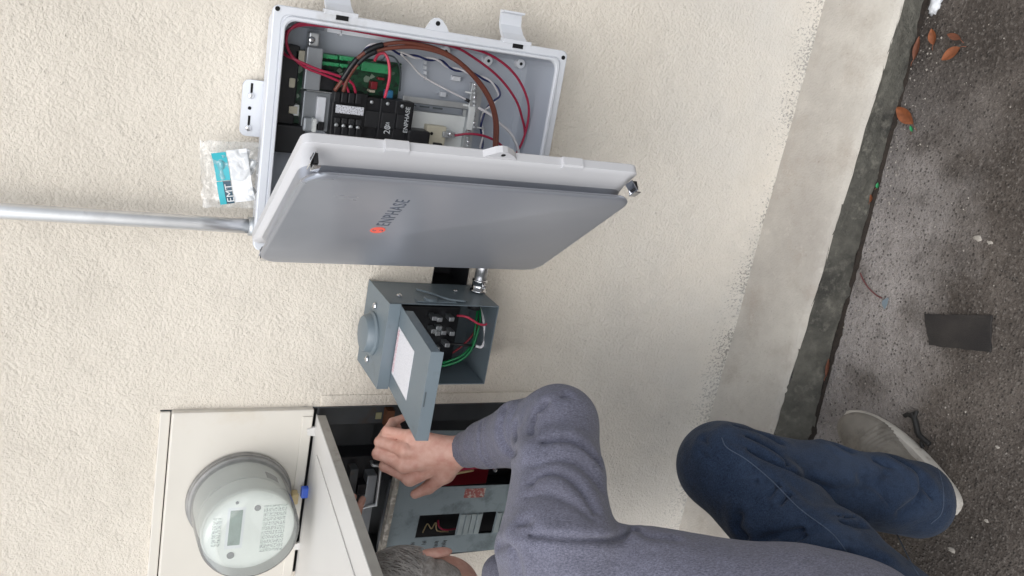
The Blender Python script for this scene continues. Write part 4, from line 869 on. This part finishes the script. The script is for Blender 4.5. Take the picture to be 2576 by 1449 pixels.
def folds(f, lines):                        # draw folds on a surface: (points, depth, width), depth > 0 a groove
    out = []
    for pts, dep, wid in lines:
        P = [hit(f, *p) for p in smooth_path([(a, b, 0) for a, b in pts], 4) for p in [(p[0], p[1])]]
        P = [p for p in P if p is not None]
        if len(P) > 1: out.append((P, dep, wid, np.min(P, 0)-4*wid, np.max(P, 0)+4*wid))
    def g(p):
        d = f(p)
        for P, dep, wid, a, b in out:
            mk = ((p > a) & (p < b)).all(1) & (np.abs(d) < 0.03)
            if mk.any():
                q = poly_d(p[mk], P); d[mk] += 1.35*dep*np.exp(-(q/(0.55*wid))**1.3)-0.6*dep*np.exp(-((q-1.9*wid)/(1.5*wid))**2)
        return d
    return g
# joints
HD = np.array([-0.932, -0.34, 0.952]); NK = np.array([-0.888, -0.50, 0.845]); SR = np.array(at(1400, 1385, -0.57)); SL = np.array([-1.07, -0.53, 0.80])
EL = np.array(at(1405, 1068, -0.385)); WR = np.array(at(1165, 1133, -0.205))
HIPR, HIPL = np.array([-0.775, -0.735, 0.33]), np.array([-0.965, -0.735, 0.33]); KNR = np.array(at(1815, 1172, -0.42)); ANR = np.array([-0.685, -0.545, 0.095])
KNL, ANL = np.array([-1.06, -0.36, 0.47]), np.array([-1.03, -0.52, 0.095]); EL2, WR2 = np.array([-1.215, -0.34, 0.86]), np.array([-1.075, -0.150, 1.020])
CH, BE, PE = np.array([-0.885, -0.60, 0.70]), np.array([-0.875, -0.71, 0.52]), np.array([-0.87, -0.745, 0.36])
MCP = [at(1032, 1203, -.175), at(1017, 1170, -.182), at(1020, 1132, -.178), at(1036, 1098, -.170)]
PIP = [at(968, 1172, -.140), at(951, 1141, -.140), at(956, 1112, -.136), at(974, 1084, -.132)]
DIP = [v+Vector((0.004, 0.026, -0.018)) for v in PIP]; TIP = [v+Vector((0.006, 0.006, -0.024)) for v in DIP]
THB, THM, THT = at(1120, 1190, -.19), at(1078, 1226, -.170), at(1044, 1243, -.165)
def hand_r(p):
    d = None
    for a, r in zip(MCP, (.0150, .0155, .0150, .0135)):
        q = cone(p, WR+0.15*(np.array(a)-WR), a, .019, r); d = q if d is None else smin(d, q, .012)
    for k, rr_ in enumerate((.0100, .0105, .0100, .0088)):
        fgr = smin(cone(p, MCP[k], PIP[k], rr_+.0018, rr_+.0004), smin(cone(p, PIP[k], DIP[k], rr_+.0002, rr_-.0008), cone(p, DIP[k], TIP[k], rr_-.0008, rr_-.0022), .003), .004)
        d = smin(d, fgr, .006)
    for k in range(4):                      # CREASES across the knuckles, hollows between the knuckle heads
        for J, wd in ((MCP[k], .012), (PIP[k], .010)):
            ax = np.array(PIP[k])-np.array(MCP[k]); ax /= np.linalg.norm(ax); w_ = p-A3(J); t_ = w_@A3(ax); rr2 = np.linalg.norm(w_, axis=1)
            d = d+np.where(rr2 < .022, .0008*np.sin(t_*1500)*np.exp(-(t_/.0045)**2), 0)
        if k < 3:
            m1 = (np.array(MCP[k])+np.array(MCP[k+1]))/2; m0 = m1+(WR-m1)*0.35; d = d+.0030*np.exp(-(cone(p, m0, m1+np.array([0, -.012, 0]), 0, 0)/.006)**2)
    th = smin(cone(p, WR+0.3*(np.array(THB)-WR), THB, .019, .017), smin(cone(p, THB, THM, .0165, .0125), cone(p, THM, THT, .0120, .0088), .004), .010)
    return smin(d, th, .014)
hd2 = np.array([-0.945, -0.050, 1.004]); dirs = (hd2-WR2)/np.linalg.norm(hd2-WR2); sd2 = np.array([0.25, 0.35, -0.9]); sd2 -= dirs*(sd2@dirs); sd2 /= np.linalg.norm(sd2)
def hand_l(p):
    d = None
    for k in range(4):
        o = (k-1.5)*0.020; m_ = WR2+dirs*0.09+sd2*o; t1 = m_+dirs*(0.042-0.004*abs(k-1.2)); t2 = t1+dirs*0.026+np.array([0.006, 0.012, -0.006]); t3 = t2+dirs*0.012+np.array([0.006, 0.010, -0.012])
        q = cone(p, WR2+0.1*(m_-WR2), m_, .018, .0135); d = q if d is None else smin(d, q, .012)
        d = smin(d, smin(cone(p, m_, t1, .0108, .0095), smin(cone(p, t1, t2, .0095, .0085), cone(p, t2, t3, .0085, .007), .003), .003), .006)
    b0 = WR2+dirs*0.035-sd2*0.032; return smin(d, smin(cone(p, WR2+dirs*0.01, b0, .017, .0155), cone(p, b0, b0+dirs*0.055-sd2*0.018, .0135, .009), .006), .012)
HR = rotm(rx=rad(-16), rz=rad(24))
def headq(p): return (p-A3(HD))@HR.astype(np.float32)+A3(HD)
def head(p):
    q = headq(p); H_ = HD
    d = ell(q, H_+[0, -0.012, 0.018], (.0745, .095, .088)); d = smin(d, ell(q, H_+[0, 0.030, -0.050], (.056, .058, .062)), .03)
    d = smin(d, ell(q, H_+[0, 0.058, -0.090], (.024, .020, .018)), .02)
    d = smin(d, cone(q, H_+[0, 0.085, 0.010], H_+[0, 0.104, -0.030], .008, .013), .010)
    d = smin(d, cone(q, H_+[-.03, 0.072, 0.022], H_+[.03, 0.072, 0.022], .012, .012), .012)
    for s in (-1, 1):
        d = np.maximum(d, -(np.linalg.norm(q-A3(H_+[s*.031, 0.096, 0.002]), axis=1)-.014)*1.0+0) if False else smin(d, ell(q, H_+[s*.045, .055, -.028], (.016, .018, .014)), .012)
        d = -smin(-d, np.linalg.norm(q-A3(H_+[s*.031, 0.094, 0.002]), axis=1)-.013, .006)
        e = ell(q, H_+[s*.0745, -0.028, -0.028], (.0075, .017, .030), rotm(rx=rad(14), rz=rad(s*-9))); e = -smin(-e, ell(q, H_+[s*.083, -0.023, -0.024], (.004, .009, .018), rotm(rx=rad(14))), .003)
        d = smin(d, e, .004)
    d = smin(d, cone(q, H_+[-.018, .082, -.062], H_+[.018, .082, -.062], .0075, .0075), .006); d = -smin(-d, cone(q, H_+[-.02, .094, -.060], H_+[.02, .094, -.060], .0016, .0016), .002)
    return d
def body(p):
    d = head(p); d = smin(d, cone(p, HD+np.array([0, -.045, -.055]), NK, .054, .060), .025)
    d = smin(d, smin(ell(p, CH, (.150, .100, .150)), ell(p, BE, (.135, .095, .15)), .06), .05); d = smin(d, ell(p, PE, (.155, .12, .12)), .06)
    for S, E_, W_, hf in ((SR, EL, WR, hand_r), (SL, EL2, WR2, hand_l)):
        d = smin(d, cone(p, NK+(S-NK)*0.3, S, .05, .048), .04); d = smin(d, smin(cone(p, S, E_, .046, .035), cone(p, E_, W_, .036, .0255), .02), .02); d = smin(d, hf(p), .012)
    for Hh, K, An in ((HIPR, KNR, ANR), (HIPL, KNL, ANL)):
        d = smin(d, smin(cone(p, Hh, K, .072, .050), cone(p, K, An, .046, .034), .03), .03); d = smin(d, cone(p, An, An+np.array([0.01, 0.15, -0.055]), .032, .026), .02)
    return d
lo, hi = (-1.28, -0.92, 0.0), (-0.50, -0.02, 1.12)
person = sdf_obj('person', body, lo, hi, 0.0029, 'skin')
tag(person, 'person in grey sweatshirt and jeans squatting at the cabinet, one hand inside', 'person')
def hairf(p):
    q = headq(p); sh = ell(q, HD+[0, -0.014, 0.022], (.081, .1005, .092)); sh = smin(sh, ell(q, HD+[0, -0.055, -0.035], (.060, .050, .050)), .03)
    ang = np.arctan2(q[:, 0]-HD[0], q[:, 2]-HD[2]-.03); st_ = 0.0009*np.sin(ang*30+3*np.sin(q[:, 1]*30))+0.0012*np.sin(ang*13+q[:, 1]*25)
    sh = sh+st_
    cut = (q[:, 1]-(HD[1]+0.048))+0.9*np.maximum(0, -(q[:, 2]-HD[2]-0.055))      # hairline over the brow and temple
    sh = np.maximum(sh, cut*0.7); earz = ell(q, HD+[.080, -0.024, -0.032], (.020, .022, .034)); earl = ell(q, HD+[-.080, -0.024, -0.032], (.020, .022, .034))
    sh = np.maximum(sh, -np.minimum(earz, earl)); return np.maximum(sh, -(q[:, 2]-(HD[2]-0.070)))
hair_o = sdf_obj('hair', hairf, HD-0.14, HD+0.14, 0.0024, 'hair_grey', person)
bm = bmesh.new(); rg = np.random.RandomState(5); cnt = 0
while cnt < 2600:
    v_ = rg.normal(size=3); v_ /= np.linalg.norm(v_); q_ = np.array([0, -0.014, 0.022])+v_*np.array([.082, .1015, .093]); P_ = []
    tdir = np.array([0.25*v_[0], -0.75, -0.55])+0.25*rg.normal(size=3)
    for k in range(5):
        n_ = (q_-np.array([0, -0.014, 0.022]))/np.array([.082, .1015, .093])**2; n_ /= np.linalg.norm(n_); tt = tdir-n_*(tdir@n_); tt /= np.linalg.norm(tt)+1e-6
        P_.append(HD+HR@(q_+n_*0.0010)); q_ = q_+tt*0.0055; e_ = (q_-np.array([0, -0.014, 0.022]))/np.array([.083, .1025, .094]); q_ = np.array([0, -0.014, 0.022])+e_/np.linalg.norm(e_)*np.array([.083, .1025, .094])
    if np.abs(hairf(np.array([P_[0], P_[-1]], np.float32))).max() > 0.006: 
        cnt += 0.2; continue
    add_tube(bm, [Vector(a.tolist()) for a in P_], [.0007, .0008, .0007, .0005, .0002], 3, False); cnt += 1
bmesh_out('strands', bm, 'hair_strand', hair_o, True)
for s in (-1, 1):
    q = Vector((HR @ np.array([s*.031, 0.0775, 0.002])).tolist())+Vector(HD.tolist()); lathe('eye', [(0.011*math.sin(rad(a)), -0.011*math.cos(rad(a))) for a in range(4, 180, 16)], Matrix.Translation(q), 'eye_white', person, 18)
# sweatshirt
AR = WR+(EL-WR)*0.10
cuff_dir = (EL-WR)/np.linalg.norm(EL-WR); cuff_dir2 = (EL2-WR2)/np.linalg.norm(EL2-WR2)
def shirt0(p):
    d = smin(ell(p, CH+[0.006, -.006, 0], (.194, .130, .185)), ell(p, BE+[0.018, -.006, -.01], (.204, .135, .170)), .07); d = smin(d, ell(p, PE+[0.008, -.012, .02], (.196, .150, .105)), .05)
    d = smin(d, cone(p, np.array(at(1640, 1350, -0.64))+[-.090, 0, -.02], np.array(at(2120, 1432, -0.74))+[-.100, 0, -.02], .088, .098), .04)
    d = smin(d, cone(p, NK+[0, -.02, -.035], CH, .082, .13), .04)
    for S, E_, W_, cd in ((SR, EL, WR, cuff_dir), (SL, EL2, WR2, cuff_dir2)):
        d = smin(d, cone(p, NK+[0, -.02, -.02], S, .062, .074), .05)
        up = cone(p, S, E_, .083, .062); W3 = W_+cd*0.012; mid = W_+cd*0.060; Em = E_+(W_-E_)*0.35
        fo = smin(cone(p, E_, Em, .060, .053), smin(cone(p, Em, mid, .054, .043), cone(p, mid, W3, .0365, .0335), .006), .02)
        arm = smin(up, fo, .020); d = smin(d, arm, .030)
    cuf = (p-A3(WR))@A3(cuff_dir); cuf2 = (p-A3(WR2))@A3(cuff_dir2)
    near = np.linalg.norm(p-A3(WR), axis=1) < .13; d = np.where(near, np.maximum(d, .006-cuf), d); near2 = np.linalg.norm(p-A3(WR2), axis=1) < .13; d = np.where(near2, np.maximum(d, .006-cuf2), d)
    nh = cone(p, HD+np.array([0, -.045, -.055]), NK+np.array([0, -.01, .0]), .060, .066); return np.maximum(d, -nh)
Z6 = lambda L: [(894.5+a*0.3607, 926.4+b*0.3607) for a, b in L]
sh_f = folds(shirt0, [
    (Z6([(1265, 575), (1300, 540), (1390, 508), (1500, 512), (1600, 570), (1690, 670)]), .0085, .009), (Z6([(1238, 810), (1290, 762), (1400, 742), (1500, 790), (1600, 905), (1660, 1000)]), .0065, .010),
    (Z6([(1050, 280), (1020, 400), (1040, 520), (1110, 590), (1200, 602)]), .0075, .007), (Z6([(1215, 585), (1170, 560), (1125, 470), (1130, 380)]), .0055, .006), (Z6([(1225, 550), (1200, 520), (1190, 430)]), .004, .005),
    (Z6([(1330, 250), (1265, 330), (1240, 430), (1245, 530)]), .0065, .008), (Z6([(1410, 260), (1330, 310), (1275, 370)]), .005, .006), (Z6([(1480, 190), (1380, 240), (1310, 300)]), .004, .007),
    (Z6([(1260, 690), (1400, 650), (1560, 690), (1700, 830)]), .004, .012), (Z6([(1210, 900), (1330, 880), (1500, 940), (1640, 1060)]), .004, .012),
    (Z6([(1110, 1165), (1300, 1172), (1500, 1185), (1700, 1198), (1850, 1185), (1935, 1140)]), .006, .006), (Z6([(1215, 1070), (1150, 1090), (1135, 1140)]), .003, .008), (Z6([(1280, 1120), (1200, 1100), (1150, 1110)]), .003, .008),
    (Z6([(880, 380), (868, 480), (880, 600), (940, 680)]), .0045, .004), (Z6([(1000, 1240), (1090, 1230), (1130, 1330), (1150, 1440)]), .006, .008), (Z6([(1940, 1130), (2050, 1175), (2250, 1200)]), .004, .008)])
shirt = sdf_obj('sweatshirt', sh_f, (-1.31, -0.93, 0.22), (-0.47, -0.08, 0.98), 0.0036, 'sweat_cloth', person)
def ribs(name, W_, dr, r0):
    lo_ = W_+dr*0.004; bm = bmesh.new(); pth = [W_+dr*k for k in (0.002, 0.004, 0.050, 0.054)]; add_tube(bm, [Vector(q.tolist()) for q in pth], [r0-.002, r0, r0+.003, r0+.001], 40); return bmesh_out(name, bm, 'sweat_cloth', shirt, True)
def hood(p):
    d = None; c = NK+np.array([0.012, -0.035, 0.022]); pts = []
    for k in range(13):
        a = rad(-115+k*230/12); pts.append(c+np.array([.088*math.sin(a), -.075*math.cos(a)+0.02, -0.030*math.cos(a)*0.4+0.012]))
    for a, b in zip(pts, pts[1:]):
        q = cone(p, a, b, .032, .032); d = q if d is None else smin(d, q, .01)
    return smin(d, ell(p, c+np.array([0, -.095, -.06]), (.085, .035, .07)), .03)
sdf_obj('hood', hood, NK-0.24, NK+0.20, 0.0045, 'sweat_cloth', shirt)
# jeans
def jeans0(p):
    d = ell(p, PE+[0, -.01, -.02], (.178, .138, .125))
    for Hh, K, An in ((HIPR, KNR, ANR), (HIPL, KNL, ANL)):
        th_ = cone(p, Hh, K, .100, .073); hem = An-(K-An)*0.03+np.array([0, -.006, 0]); mid = An+(K-An)*0.5
        sh_ = smin(cone(p, K, mid, .071, .068), cone(p, mid, hem, .068, .070), .02)
        kn = ell(p, K, (.075, .075, .074)); d = smin(d, smin(smin(th_, sh_, .014), kn, .02), .03)
        hd_ = (K-An)/np.linalg.norm(K-An); hd_ = hd_*0.8+np.array([0, -.25, .25]); hd_ /= np.linalg.norm(hd_); near = np.linalg.norm(p-A3(An), axis=1) < .16
        d = np.where(near, np.maximum(d, -.040-(p-A3(An))@A3(hd_)), d)
    return d
Z7 = lambda L: [(1597+a*0.38, 926.4+b*0.38) for a, b in L]
je_f = folds(jeans0, [
    (Z7([(600, 490), (700, 540), (860, 600), (1010, 680), (1250, 790)]), .010, .010), (Z7([(620, 440), (760, 480), (900, 560), (1000, 650)]), .008, .009), (Z7([(650, 400), (820, 430), (960, 500)]), .006, .008), (Z7([(1300, 800), (1450, 800), (1650, 700)]), .006, .014),
    (Z7([(570, 440), (600, 510), (740, 600), (900, 730), (1090, 920), (1300, 1080), (1420, 1240)]), .004, .005),
    (Z7([(700, 980), (690, 1060), (760, 1110)]), .009, .009), (Z7([(860, 1130), (1060, 1080), (1250, 1040), (1500, 1050)]), .010, .011), (Z7([(1000, 1160), (1200, 1110), (1350, 1110)]), .008, .009), (Z7([(1280, 1260), (1450, 1240), (1650, 1290)]), .009, .010), (Z7([(1150, 1010), (1300, 990), (1480, 1000)]), .006, .008),
    (Z7([(460, 480), (560, 560), (680, 600)]), .006, .008), (Z7([(440, 560), (540, 620), (640, 650)]), .004, .008), (Z7([(1120, 455), (1250, 480), (1420, 560)]), .008, .008), (Z7([(1250, 440), (1400, 480), (1550, 560)]), .006, .008), (Z7([(1650, 520), (1800, 500), (1900, 540)]), .009, .008), (Z7([(1700, 600), (1850, 700), (1950, 850)]), .008, .010), (Z7([(1750, 950), (1850, 870), (1880, 780)]), .009, .012), (Z7([(1580, 620), (1720, 680), (1800, 780)]), .006, .009), (Z7([(1480, 720), (1600, 800), (1680, 900)]), .006, .010),
    (Z7([(745, 640), (800, 700)]), .006, .005), (Z7([(850, 690), (800, 760)]), .006, .005), (Z7([(950, 780), (890, 850)]), .006, .005), (Z7([(1020, 850), (970, 910)]), .006, .005), (Z7([(1090, 920), (1020, 960)]), .006, .005), (Z7([(680, 580), (640, 640)]), .005, .005)])
jeans = sdf_obj('jeans', je_f, (-1.22, -0.95, 0.03), (-0.52, -0.22, 0.56), 0.0036, 'denim', person)
def stitch(name, pts, r=0.0010):
    P = [hit(je_f, *p[:2]) for p in smooth_path([(a, b, 0) for a, b in Z7(pts)], 6)]; P = [Vector((p-0.0006*(p-CAM)/np.linalg.norm(p-CAM)).tolist()) for p in P if p is not None]
    if len(P) > 2: tube(name, None, r, 'denim_thread', jeans, path=P, seg=6, ws=False)
stitch('seam', [(575, 460), (610, 525), (740, 606), (900, 738), (1090, 928), (1300, 1088), (1425, 1245)]); stitch('hem_stitch', [(1880, 520), (1960, 590), (2020, 700), (2045, 840), (2030, 960), (1960, 1030)], 0.0008); stitch('seam', [(1735, 1100), (1770, 1180), (1830, 1290), (1880, 1370)])
# shoes
def make_shoe(name, heel, toe, lab):
    heel, toe = np.array(heel), np.array(toe); ax_ = (toe-heel)/np.linalg.norm(toe-heel); L_ = np.linalg.norm(toe-heel); sd_ = np.array([ax_[1], -ax_[0], 0])
    P_ = lambda t, s, z: heel+ax_*(t*L_)+sd_*s+np.array([0, 0, z])
    def f(p):
        d = smin(cone(p, P_(.10, 0, .052), P_(.14, 0, .085), .036, .034), cone(p, P_(.12, 0, .045), P_(.45, .004, .050), .036, .038), .02)
        d = smin(d, ell(p, P_(.72, .006, .036), (.047, .080, .036), None) if abs(ax_[1]) > .9 else cone(p, P_(.45, .004, .05), P_(.85, .006, .034), .038, .036), .02)
        d = smin(d, cone(p, P_(.30, 0, .075), P_(.62, .004, .055), .034, .030), .02)
        t = (p-A3(heel))@A3(ax_)/L_; s_ = (p-A3(heel))@A3(sd_)
        d = d+0.0016*np.exp(-((p[:, 2]-.040)/.003)**2)+np.where((t > .52) & (t < .70), 0.0018*np.sin(t*190+s_*60), 0)
        return np.maximum(d, .012-p[:, 2])
    o = sdf_obj(name, f, np.minimum(heel, toe)-0.07, np.maximum(heel, toe)+[.07, .07, .16], 0.0034, 'shoe_cloth', person)
    out = [];
    for k in range(40):
        a = 2*math.pi*k/40; t = .5-.515*math.cos(a); w = (.040+.010*math.sin(math.pi*min(1, max(0, t))**1.4))*math.copysign(abs(math.sin(a))**0.62, math.sin(a)); out.append(P_(t, w+.004*t, 0))
    loft('sole', [[tuple(q+np.array([0, 0, z])+(q-P_(.5, 0, 0))*(-.03 if z in (.001, .030) else 0)) for q in out] for z in (.001, .005, .026, .030)], 'shoe_sole', o, smooth=True); return o
make_shoe('shoe', (-0.690, -0.590, 0), (-0.650, -0.305, 0), '')
make_shoe('shoe', (-1.04, -0.575, 0), (-1.075, -0.295, 0), '')
# ------------------------------------------------------------------ litter on the ground
def leaf(px, py, length, width, m, rot, label, z=0.004, curl=0.25, cat='leaf'):
    p = atz(px, py, z); V, F = [], []; n = 9
    for i in range(n+1):
        t = i/n; w = width*0.5*math.sin(math.pi*min(1, t*0.98+0.01))**0.8*(1-0.25*t)
        for k in (-1, -0.5, 0, 0.5, 1):
            x = (t-0.5)*length; y = k*w; V.append((x, y, 0.003+curl*length*0.25*((t-0.5)**2*2)+abs(k)*w*0.35-0.0012*(k == 0)+0.0008*mnoise.noise(Vector((x*90, y*90, px)))))
    for i in range(n):
        for k in range(4): F.append((i*5+k, i*5+k+1, (i+1)*5+k+1, (i+1)*5+k))
    V2 = V+[(a, b, c-0.0007) for a, b, c in V]; o_ = len(V); F2 = F+[tuple(q+o_ for q in f[::-1]) for f in F]
    o = link('fallen_leaf', pmesh('fallen_leaf', V2, F2), m, None, True); o.location = p; o.rotation_euler = (0, 0, rad(rot)); tag(o, label, cat, 'fallen leaves along the kerb')
    tube('stalk', [(-length*0.5, 0, 0.004+curl*length*0.12), (-length*0.62, 0.002, 0.006), (-length*0.75, 0.005, 0.002)], 0.0007, 'leaf_brown', o, ws=False, seg=6)
leaf(2349, 93, 0.034, 0.020, 'leaf_rust', 30, 'small rust leaf nearest the white scrap, left of two others')
leaf(2403, 93, 0.034, 0.014, 'leaf_brown', 80, 'narrow dark red leaf farthest from the kerb')
leaf(2395, 136, 0.042, 0.024, 'leaf_rust', 130, 'curled orange leaf just below the narrow dark red leaf')
leaf(2279, 291, 0.058, 0.030, 'leaf_rust', 65, 'largest orange-brown leaf lying against the kerb joint')
leaf(2309, 122, 0.046, 0.016, 'leaf_brown', 5, 'brown leaf wedged in the kerb joint below the white scrap', 0.012)
leaf(2193, 499, 0.016, 0.012, 'leaf_rust', 20, 'tiny orange leaf bit in the kerb joint', 0.010)
leaf(2085, 925, 0.040, 0.012, 'leaf_brown', 10, 'thin reddish leaf in the kerb joint near the jeans', 0.010)
leaf(2295, 324, 0.014, 0.007, 'leaf_green', 40, 'bright green scrap of leaf beside the largest orange leaf'); leaf(2210, 467, 0.012, 0.008, 'leaf_green', 10, 'green scrap of leaf in the kerb joint', 0.012)
# white scrap
bm = bmesh.new(); bmesh.ops.create_icosphere(bm, subdivisions=3, radius=1.0)
for v in bm.verts:
    n_ = 1+0.5*mnoise.noise(v.co*2.3)+0.25*mnoise.noise(v.co*6); v.co = Vector((v.co.x*0.017*n_, v.co.y*0.012*n_, max(-0.3, v.co.z)*0.008*n_+0.003))
o = bmesh_out('paper_scrap', bm, 'paper', None, True); o.location = atz(2355, 13); tag(o, 'crumpled white scrap on the ground beside the kerb', 'scrap')
# stem with a small grey leaf
st_p = [atz(2164, 687, 0.012), atz(2172, 705, 0.012), atz(2186, 725, 0.008), atz(2204, 742, 0.004), atz(2218, 750, 0.004)]
o = tube('leaf_stem', st_p, 0.0016, 'stem_red', None); tag(o, 'curved reddish stem with a small grey blade at its end', 'stem')
bp = atz(2226, 760, 0.003); V = []
for i in range(9):
    t = i/8; V.append(bp+Vector((-0.014+0.026*t, -0.006+0.010*math.sin(t*3.1)*1.0, 0.001+0.003*math.sin(t*3.1))))
    V.append(bp+Vector((-0.014+0.026*t, -0.006-0.002*math.sin(t*3.1), 0.001)))
link('blade', pmesh('blade', V, [(2*i, 2*i+1, 2*i+3, 2*i+2) for i in range(8)]), 'lc_grey', o)
# dark mat offcut
q = [atz(2326, 790), atz(2497, 793), atz(2494, 886), atz(2339, 868)]; P2 = []
for a, b in zip(q, q[1:]+q[:1]):
    for k in range(10):
        v = a.lerp(b, k/10); P2.append(v+Vector((mnoise.noise(v*60), mnoise.noise(v*60+Vector((5, 0, 0))), 0))*0.004)
o = loft('mat_offcut', [[(v.x, v.y, 0.0) for v in P2], [(v.x, v.y, 0.0028) for v in P2], [(v.x*0.99+q[0].lerp(q[2], .5).x*.01, v.y*0.99+q[0].lerp(q[2], .5).y*.01, 0.0034) for v in P2]], 'dark_rubber'); tag(o, 'dark square offcut lying flat on the concrete', 'mat')
# black twig by the shoe
P = [atz(2293, 1040, 0.007), atz(2300, 1052, 0.008), atz(2306, 1075, 0.008), atz(2310, 1092, 0.008), atz(2322, 1104, 0.008), atz(2338, 1118, 0.006)]
o = tube('black_twig', P, [0.004]*41 if False else 0.0055, 'twig_black', None, seg=8); tag(o, 'short black forked twig beside the beige shoe', 'twig')
tube('fork', [P[1], atz(2284, 1043, 0.007), atz(2276, 1046, 0.005)], 0.0042, 'twig_black', o); tube('fork', [P[1], atz(2304, 1040, 0.008), atz(2306, 1034, 0.006)], 0.004, 'twig_black', o); tube('fork', [P[4], atz(2318, 1116, 0.007), atz(2322, 1126, 0.005)], 0.004, 'twig_black', o)
# loose grit
V, F = [], []; rng_ = random.Random(3)
def chip(x, y, r):
    b = len(V); a0 = rng_.random()*6.28; n = 5
    for k in range(n):
        a = a0+k*6.283/n; q = r*rng_.uniform(0.6, 1.2); V.append((x+math.cos(a)*q, y+math.sin(a)*q*0.8, 0.0))
    for k in range(n): vx, vy, _ = V[b+k]; V.append((x+(vx-x)*0.7, y+(vy-y)*0.7, r*rng_.uniform(0.5, 0.9)))
    for k in range(n): F.append((b+k, b+(k+1) % n, b+n+(k+1) % n, b+n+k))
    F.append(tuple(b+n+k for k in range(n)))
for _ in range(600):
    x, y = rng_.uniform(-1.2, 0.7), rng_.uniform(-1.0, -0.225); chip(x, y, 0.0006+0.0018*rng_.random()**3)
for _ in range(500):
    x = rng_.uniform(-1.2, 0.7); chip(x, -0.205+kerb_foot(x)-abs(rng_.gauss(0, 0.03)), 0.0006+0.0020*rng_.random()**2)
o = link('gravel', pmesh('gravel', V, F), 'grit'); tag(o, 'loose pale grit scattered over the concrete', None, None, 'stuff')
for px, py, s in ((2395, 1383, 0.008), (2482, 1310, 0.005), (2460, 600, 0.009), (2490, 610, 0.006), (2510, 1125, 0.004)):
    bm = bmesh.new(); bmesh.ops.create_icosphere(bm, subdivisions=2, radius=1.0)
    for v in bm.verts:
        n_ = 1+0.6*mnoise.noise(v.co*1.7+Vector((px, 0, 0))); v.co = Vector((v.co.x*s*n_*0.6, v.co.y*s*n_, max(-0.4, v.co.z)*s*0.3*n_+s*0.1))
    o = bmesh_out('stone_chip', bm, 'grit', None, False); o.location = atz(px, py); tag(o, {2395: 'pale stone chip on the concrete near the back of the jeans', 2482: 'small white chip on the concrete behind the heel', 2460: 'white paint flake on the concrete, larger of the two', 2490: 'white paint flake on the concrete, smaller of the two', 2510: 'tiny pale chip on the concrete beside the shoe'}[px], 'stone chip', 'pale chips on the concrete')
